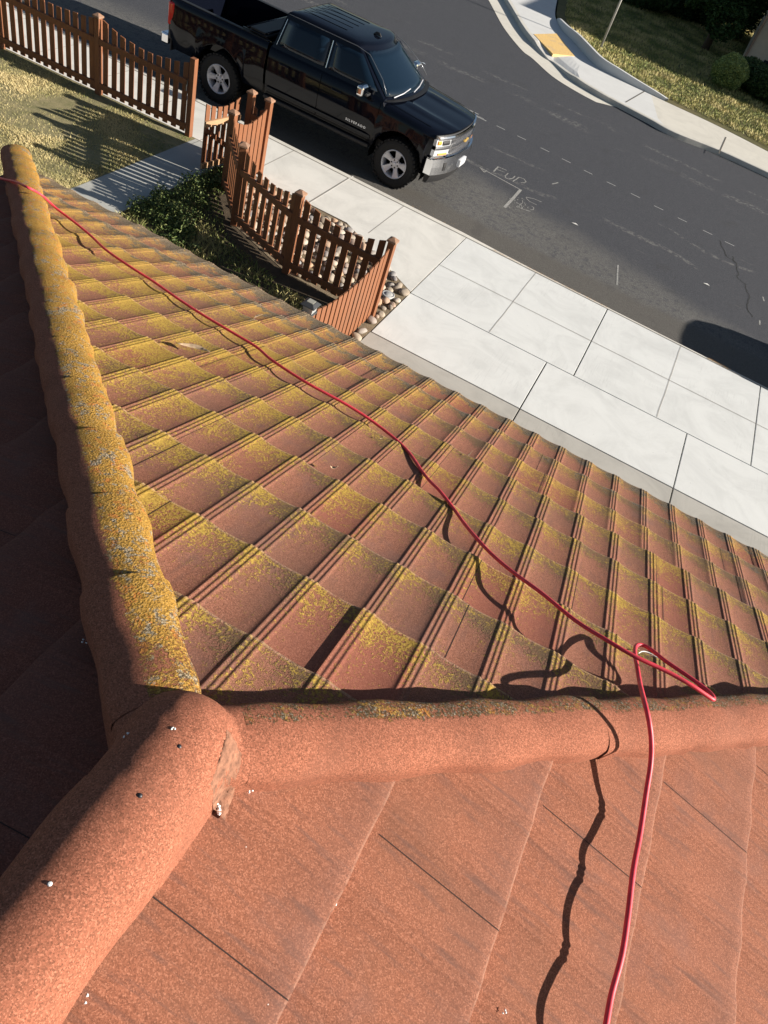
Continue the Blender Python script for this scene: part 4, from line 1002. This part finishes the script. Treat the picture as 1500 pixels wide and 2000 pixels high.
for s in (-1, 1):
    dr_.tube([(x_, s * (.925 - .175 * .98 - .02 * .96 + .004), 1.792) for x_ in np.linspace(-2.54, -1.22, 10)] + [(-.98, s * .72, 1.745), (-.62, s * .835, 1.52), (-.47, s * .90, 1.36)], .0055, 6)
dr_.build('roof_edge_highlight', simple('dull_metal', (.22, .23, .25), .3, metal=.7), tk, True)  # thin metal line added to stand in for the highlight along the cab roof edge
sm_ = MB()
for s in (-1, 1): sm_.tube([(x_, s * (.845 - .03 * max(0, x_) ), hoodz(x_) + .006 + .018 * (1 - .71)) for x_ in np.linspace(-.36, .42, 10)], .004, 6)
sm_.build('bonnet_gap', M_seam, tk)
# wipers and cowl
cw = MB(); cw.grid([[(-.34 - .20 * abs(y) ** 2.4, y * .93, 1.262), (-.20 - .20 * abs(y) ** 2.4, y * .93, 1.262)] for y in np.linspace(-1, 1, 15)]); cw.build('cowl', M_trim, tk)
for y0, y1 in ((-.72, -.10), (-.05, .62)):
    wp = MB(); wp.tube([(-.30 - .2 * abs(y0) ** 2.4, y0, 1.30), (-.335 - .1 * abs((y0 + y1) / 2) ** 2, (y0 + y1) / 2, 1.325), (-.36 - .2 * abs(y1) ** 2.4, y1, 1.345)], .009, 6); wp.build('wiper', M_alu, tk)
an = MB(); an.box((-1.22, .0, 1.885), (.16, .045, .05), taper=.4); an.build('antenna', M_trim, tk, bevel=.008)
# front end: curved fascia strips
def fas(name, z0, z1, y0, y1, off0, off1, mat, n=24, th=.03, k=1.0, bev=0, par=None):
    rows_ = []
    for i in range(n + 1):
        y = y0 + (y1 - y0) * i / n; xx = xf(y * k)
        rows_.append([(xx - .03, y * .965, z1), (xx + off1, y * .965, z1), (xx + (off0 + off1) / 2 + .006, y * .965, (z0 + z1) / 2), (xx + off0, y * .965, z0), (xx - .03, y * .965, z0)])
    mb = MB().grid(rows_); nn_ = 5
    mb.f.append((0, 1, 2, 3, 4)); L_ = len(rows_) * nn_; mb.f.append(tuple(range(L_ - 5, L_)))
    return mb.build(name, mat, par or tk, False)
fas('bumper', .50, .76, -1.03, 1.03, .10, .085, M_chr); fas('bumper', .745, .765, -1.03, 1.03, .05, .03, M_chr); fas('air_dam', .34, .49, -.98, .98, .03, .075, M_trim)
fas('front_panel', .76, 1.13, -.98, .98, -.01, -.01, M_trim)
fas('grille_surround', 1.065, 1.115, -.95, .95, .04, .025, M_chr); fas('grille_bar', .925, .975, -.62, .62, .045, .045, M_chr); fas('grille_surround', .775, .815, -.66, .66, .05, .055, M_chr)
m = N('grille_mesh'); vv = m.voro(m.co(), 38, 'Distance', 'DISTANCE_TO_EDGE' if False else 'F1'); M_gr = m.out(m.ramp(vv, [(.3, (.004, .004, .004)), (.5, (.06, .06, .065))]), .4, spec=.5, normal=m.bump(vv, .01))
fas('grille', .975, 1.065, -.62, .62, .012, .012, M_gr); fas('grille', .815, .925, -.64, .64, .018, .015, M_gr)
for s in (-1, 1):
    a, b = (s * .63, s * .99) if s > 0 else (s * .99, s * .63)
    fas('headlight', .80, 1.065, a, b, .03, .02, M_lamp, n=10)
    fas('turn_signal', .99, 1.05, s * .93 - .035, s * .93 + .035, .04, .034, M_amb, n=4); fas('turn_signal', .812, .845, s * .80 - .11, s * .80 + .11, .042, .042, M_amb, n=6)
    fas('lamp_housing', .90, .965, a + .04 * s * 0, b, .036, .034, M_chr, n=8)
    fas('lamp_bezel', .975, 1.05, s * .76 - .09, s * .76 + .09, .038, .03, M_trim, n=6)
    fas('fog_lamp', .56, .70, s * .72 - .035, s * .72 + .035, .104, .100, M_trim, n=4)
em = MB(); ex = xf(0) + .062
em.add([(ex, -.11, .935), (ex, -.045, .935), (ex, -.04, .915), (ex, .04, .915), (ex, .05, .935), (ex, .12, .935), (ex, .11, .965), (ex, .045, .965), (ex, .04, .985), (ex, -.04, .985), (ex, -.05, .965), (ex, -.12, .965)], [tuple(range(12))])
o = em.build('bowtie_emblem', M_gold, tk); md = o.modifiers.new('s', 'SOLIDIFY'); md.thickness = .012
fas('number_plate', .52, .64, -.16, .16, .125, .125, simple('plate_white', (.42, .43, .45), .5), n=4)
# lettering on both front doors
def lettering(txt, size, mat, parent, loc, rot, name):
    cu = bpy.data.curves.new(name, 'FONT'); cu.body = txt; cu.size = size; cu.extrude = .003; cu.align_x = 'CENTER'; cu.align_y = 'CENTER'; cu.space_character = 1.5; cu.offset = .002
    to = bpy.data.objects.new('tmp', cu); C.objects.link(to); dg = bpy.context.evaluated_depsgraph_get(); me = bpy.data.meshes.new_from_object(to.evaluated_get(dg)); bpy.data.objects.remove(to)
    me.materials.clear(); me.materials.append(mat); o = bpy.data.objects.new(name, me); C.objects.link(o); o.parent = parent; o.location = loc; o.rotation_euler = rot; return o
lettering('SILVERADO', .055, M_let, tk, (-.86, -.976, .745), (math.radians(96), 0, 0), 'lettering'); lettering('SILVERADO', .055, M_let, tk, (-.86, .976, .745), (math.radians(96), 0, math.pi), 'lettering')
# wheels
def wheel(parent, x, y, s, rot):
    wh = bpy.data.objects.new('wheel', None); C.objects.link(wh); wh.parent = parent; wh.location = (x, y, RT); wh.rotation_euler = (0, rot, 0 if s < 0 else math.pi)
    wd = .135
    mb = MB().lathe([(.235, -wd + .02), (.262, -wd), (.33, -wd - .012), (.375, -wd), (.392, -wd + .02), (.40, -wd + .05), (.402, 0), (.40, wd - .05), (.392, wd - .02), (.33, wd), (.235, wd - .02)], 56)
    for k in range(36):
        th = 2 * math.pi * k / 36
        for side in (-1, 1):
            R_ = Matrix.Rotation(-th, 3, 'Y'); mb.box(R_ @ Vector((.398, side * (.105 + .012 * (k % 2)), 0)), (.024, .07, .045), R_)
            mb.box(R_ @ Vector((.402, side * .035, .02)), (.016, .05, .035), R_)
    mb.build('tyre', M_rub, wh, False)
    rm = MB().lathe([(.238, -wd + .03), (.240, -wd + .008), (.232, -wd + .004), (.222, -wd + .012), (.212, -wd + .04), (.205, .05), (.0, .05)], 48); o = rm.build('rim', M_alu, wh, True); o.data.set_sharp_from_angle(angle=math.radians(35))
    MB().lathe([(.205, .03), (0, .03)], 32).build('brake_disc', M_seam, wh)
    sp = MB()
    for k in range(5):
        th = 2 * math.pi * k / 5 + math.pi / 2; R_ = Matrix.Rotation(-th, 3, 'Y')
        pr = [(.055, .036, -.075), (.12, .043, -.095), (.19, .058, -.118), (.222, .072, -.128)]
        rows_ = []
        for r, hw, yy in pr: rows_.append([R_ @ Vector((r, yy + .03, -hw)), R_ @ Vector((r, yy, -hw + .006)), R_ @ Vector((r, yy + .010, 0)), R_ @ Vector((r, yy, hw - .006)), R_ @ Vector((r, yy + .03, hw))])
        sp.grid(rows_)
    o = sp.build('spokes', M_alu, wh, True); o.data.set_sharp_from_angle(angle=math.radians(25))
    MB().lathe([(.0, -.105), (.030, -.104), (.037, -.096), (.037, -.085), (.085, -.080), (.09, -.05)], 28).build('hub', M_alu, wh)
    lg = MB()
    for k in range(6):
        th = 2 * math.pi * k / 6; lg.lathe([(.0, -.092), (.010, -.092), (.0135, -.084), (.0135, -.07)], 10, 'y', (.062 * math.cos(th), 0, .062 * math.sin(th)))
    lg.build('lug_nuts', M_trim, wh)
    return wh
for x, r_ in ((AXF, .2), (AXR, .9)):
    wheel(tk, x, -.845, -1, r_); wheel(tk, x, .845, 1, r_)

# ------------------------------------------------------------------ the car out of frame whose shadow falls on the street
van = empty('parked_van', (8.35, 13.35, RZ)); tag(van, 'dark van parked beyond the right edge, only its long shadow showing', 'van')
rows_ = []
for x, z0, z1, hw in ((-2.45, .55, .95, .78), (-2.42, .45, 1.25, .86), (-2.3, .38, 1.62, .90), (-2.1, .35, 1.80, .92), (-1.5, .32, 1.87, .93), (0, .3, 1.88, .93), (1.0, .3, 1.78, .93), (1.4, .3, 1.45, .93), (1.9, .3, 1.12, .92), (2.3, .36, .98, .86), (2.42, .5, .8, .75)):
    cs = [(.85, z0), (1, z0 + .15), (1, (z0 + z1) / 2), (.93, z1 - .18), (.78, z1 - .05), (.45, z1), (0, z1 + .01)]
    rows_.append([(x, hw * a, b) for a, b in cs] + [(x, -hw * a, b) for a, b in cs[::-1][1:]])
mb = MB().grid(rows_); nn_ = len(rows_[0]); mb.f.append(tuple(range(nn_))); mb.f.append(tuple(range(len(mb.v) - nn_, len(mb.v)))); mb.build('body', M_paint, van, True)
MB().box((0, 0, .36), (4.6, 1.7, .12)).build('floor_pan', M_trim, van)
for x in (-1.5, 1.5):
    for s in (-1, 1):
        t_ = MB().lathe([(.0, -.1), (.2, -.1), (.33, -.1), (.34, 0), (.33, .1), (0, .1)], 30).build('wheel', M_rub, van); t_.location = (x, s * .84, .34)
for s in (-1, 1): MB().box((-.6, s * .918, 1.4), (2.8, .012, .34)).build('side_window', M_glass, van)

# ------------------------------------------------------------------ across the street: pole, bush, hedges, trees, house
px, py = g2(1172, 95)
pl_ = MB().tube([(px, py, 0), (px, py, 3.1)], .035, 10).build('pole', simple('galvanised', (.42, .41, .38), .5, metal=.4), smooth=True)
sgp = empty('sign_post', (px, py, 0)); pl_.parent = sgp; pl_.location = (-px, -py, 0); tag(sgp, 'plain thin metal sign post standing on the far lawn', 'post')
MB().box((0, .045, 2.85), (.45, .01, .6)).build('sign_plate', simple('sign_back', (.4, .4, .4), .5, metal=.5), sgp)
def shrub(name, c, R_, n, size, mat, label, group=None, cat='bush', h=None, stems=True):
    rt = empty(name, (c[0], c[1], 0)); tag(rt, label, cat, group)
    def fp(n_):
        d = rng.normal(0, 1, (n_, 3)); d /= np.linalg.norm(d, axis=1)[:, None]; rr = rng.uniform(.55, 1.0, n_) ** .5
        nz = np.array([noise.noise(Vector(k * 2.2) + Vector(c)) for k in d]) * .18
        P = d * (rr * (1 + nz))[:, None] * np.array(R_); P[:, 2] += R_[2] * .85; P = P[P[:, 2] > 0]; return P
    o = leafcloud(n, fp, size, mat, 'foliage', rt, lambda P: .45 + .3 * (P[:, 2] / (R_[2] * 1.8)))
    if stems:
        st_ = MB()
        for k in range(6):
            a = random.uniform(0, 6.28); st_.tube([(0, 0, 0), (math.cos(a) * R_[0] * .3, math.sin(a) * R_[1] * .3, R_[2] * .8), (math.cos(a) * R_[0] * .6, math.sin(a) * R_[1] * .6, R_[2] * 1.3)], [.03, .02, .008], 6)
        st_.build('stems', simple('bark', (.09, .06, .04), .9), rt)
    return rt
bx_, by_ = g2(1408, 172)
shrub('round_bush', (bx_, by_ + .3, 0), (.62, .62, .55), 14000, .06, M_box, 'clipped round pale green bush at the corner of the far house')
for i, (u, v) in enumerate(((1440, 172), (1470, 192), (1500, 210))):
    x, y = g2(u, v); shrub('low_hedge', (x + .2, y + .5, i), (.9, .8, .5), 8000, .09, M_dark, ['dark low shrub directly right of the round bush', 'dark low shrub under the small wall vent', 'dark low shrub at the right edge below the far house'][i], 'low shrubs along the far house')
def tree(name, c, hgt, R_, n, label, lean=(0, 0), zc=None):
    rt = empty(name, (c[0], c[1], 0)); tag(rt, label, 'tree', 'trees across the street')
    tr = MB(); tr.tube([(0, 0, 0), (lean[0] * .3, lean[1] * .3, hgt * .35), (lean[0], lean[1], hgt * .8)], [.16, .12, .04], 9)
    for k in range(8):
        a = random.uniform(0, 6.28); z = hgt * random.uniform(.35, .6); tr.tube([(0, 0, z), (math.cos(a) * R_ * .4, math.sin(a) * R_ * .4, z + .6), (math.cos(a) * R_ * .8, math.sin(a) * R_ * .8, z + 1.1)], [.05, .03, .01], 6)
    tr.build('trunk', simple('bark', (.09, .065, .045), .9), rt, True)
    cl = [(random.gauss(0, R_ * .42), random.gauss(0, R_ * .42), hgt * .68 + random.gauss(0, hgt * .15), random.uniform(.35, .6) * R_) for _ in range(16)]
    def fp(n_):
        out = []
        for x, y, z, r in cl:
            k = n_ // len(cl); d = rng.normal(0, 1, (k, 3)); d /= np.linalg.norm(d, axis=1)[:, None]; out.append(d * (rng.uniform(.3, 1, k) ** .5)[:, None] * r + [x, y, z])
        P = np.vstack(out); return P[P[:, 2] > .3]
    leafcloud(n, fp, .16, M_dark, 'crown', rt, lambda P: .4 + .1 * (P[:, 2] - hgt * .6))
tx, ty = g2(1430, 120)
tree('broadleaf_tree', (-1.0, 36.2), 3.2, 1.25, 26000, 'dark leafy tree leaning over the corner of the far house')
for i, (u, v, h, r) in enumerate(((1235, 12, 1.6, 1.2), (1290, 22, 1.7, 1.3), (1340, 36, 1.8, 1.4), (1390, 62, 2.0, 1.4))):
    x, y = g2(u, v); shrub('tall_hedge', (x, y + .6, i), (r * 1.3, 1.2, h * .6), 9000, .14, M_dark, ['dark hedge shrub at the back of the far lawn, leftmost of four', 'dark hedge shrub second from the left behind the far lawn', 'dark hedge shrub third from the left behind the far lawn', 'dark hedge shrub nearest the leafy tree'][i], 'hedge shrubs behind the far lawn')
for i, (x, y, h) in enumerate(((-9, 50, 6), (-4, 52, 7), (1, 50, 6.5), (6, 49, 7))):
    tree('backdrop_tree', (x, y), h, 3.2, 14000, ['tall tree far behind the lawn, leftmost', 'tall tree far behind the lawn, second from left', 'tall tree far behind the lawn, third from left', 'tall tree far behind the house, rightmost'][i])
# far house: a low wing at the corner and a tall block further right that throws the shade over the lawn
hs = empty('far_house', (.45, 34.9, 0)); tag(hs, 'cream stucco house across the street behind shrubs', 'house')
M_st2 = simple('cream_stucco', (.56, .47, .36), .9, var=.06, scale=6, bump=.004); M_rf2 = simple('brown_shingles', (.16, .10, .07), .9, var=.3, scale=9, bump=.02); M_dk = simple('dark_window', (.02, .022, .028), .2)
MB().poly([(0, 0), (9, 0), (9, 9), (0, 9)], -.2, 2.9).build('wall', M_st2, hs)
MB().poly([(7.0, -1.9), (16, -1.9), (16, 9.1), (7.0, 9.1)], -.2, 5.4).build('wall', M_st2, hs)
MB().add([(-.4, -.5, 2.88), (6.95, -.5, 2.88), (6.95, 9.5, 2.88), (-.4, 9.5, 2.88), (3.2, 4.5, 4.4), (6.95, 4.5, 4.4)], [(0, 1, 5, 4), (2, 3, 4, 5), (3, 0, 4), (0, 3, 2, 1)]).build('roof', M_rf2, hs)
MB().add([(6.5, -2.4, 5.38), (16.5, -2.4, 5.38), (16.5, 9.6, 5.38), (6.5, 9.6, 5.38), (11.5, 1.5, 7.0), (11.5, 5.5, 7.0)], [(0, 1, 4), (1, 2, 5, 4), (2, 3, 5), (3, 0, 4, 5), (0, 3, 2, 1)]).build('roof', M_rf2, hs)
wv = MB().box((.95, -.02, .55), (.42, .04, .22)).build('wall_vent', M_dk, hs); o = MB().box((1.05, -.22, 1.72), (.95, .44, .62)).build('window_awning', simple('black_awning', (.02, .02, .024), .6), hs, bevel=.03); MB().box((1.05, -.015, 1.55), (.8, .03, .9)).build('window', M_dk, hs)
MB().tube([(.05, -.05, 0), (.05, -.05, 2.8)], .04, 8).build('downpipe', M_fas, hs)
# small scraps on the asphalt
for i, (u, v, lab) in enumerate(((826, 124, 'pale blue scrap of paper on the asphalt beside the windshield'), (1122, 438, 'white scrap on the asphalt beyond the chalk marks'), (1379, 556, 'small white scrap on the asphalt near the dark shadow'))):
    x, y, z = at(u, v, RZ); a = i * 1.3; mb = MB().add([(x - .07, y, z + .006), (x, y - .03, z + .02), (x + .08, y + .01, z + .006), (x + .01, y + .045, z + .014)], [(0, 1, 2, 3)]); tag(mb.build('paper_scrap', simple('scrap', (.55, .62, .68) if i == 0 else (.75, .74, .70), .7)), lab, 'litter')
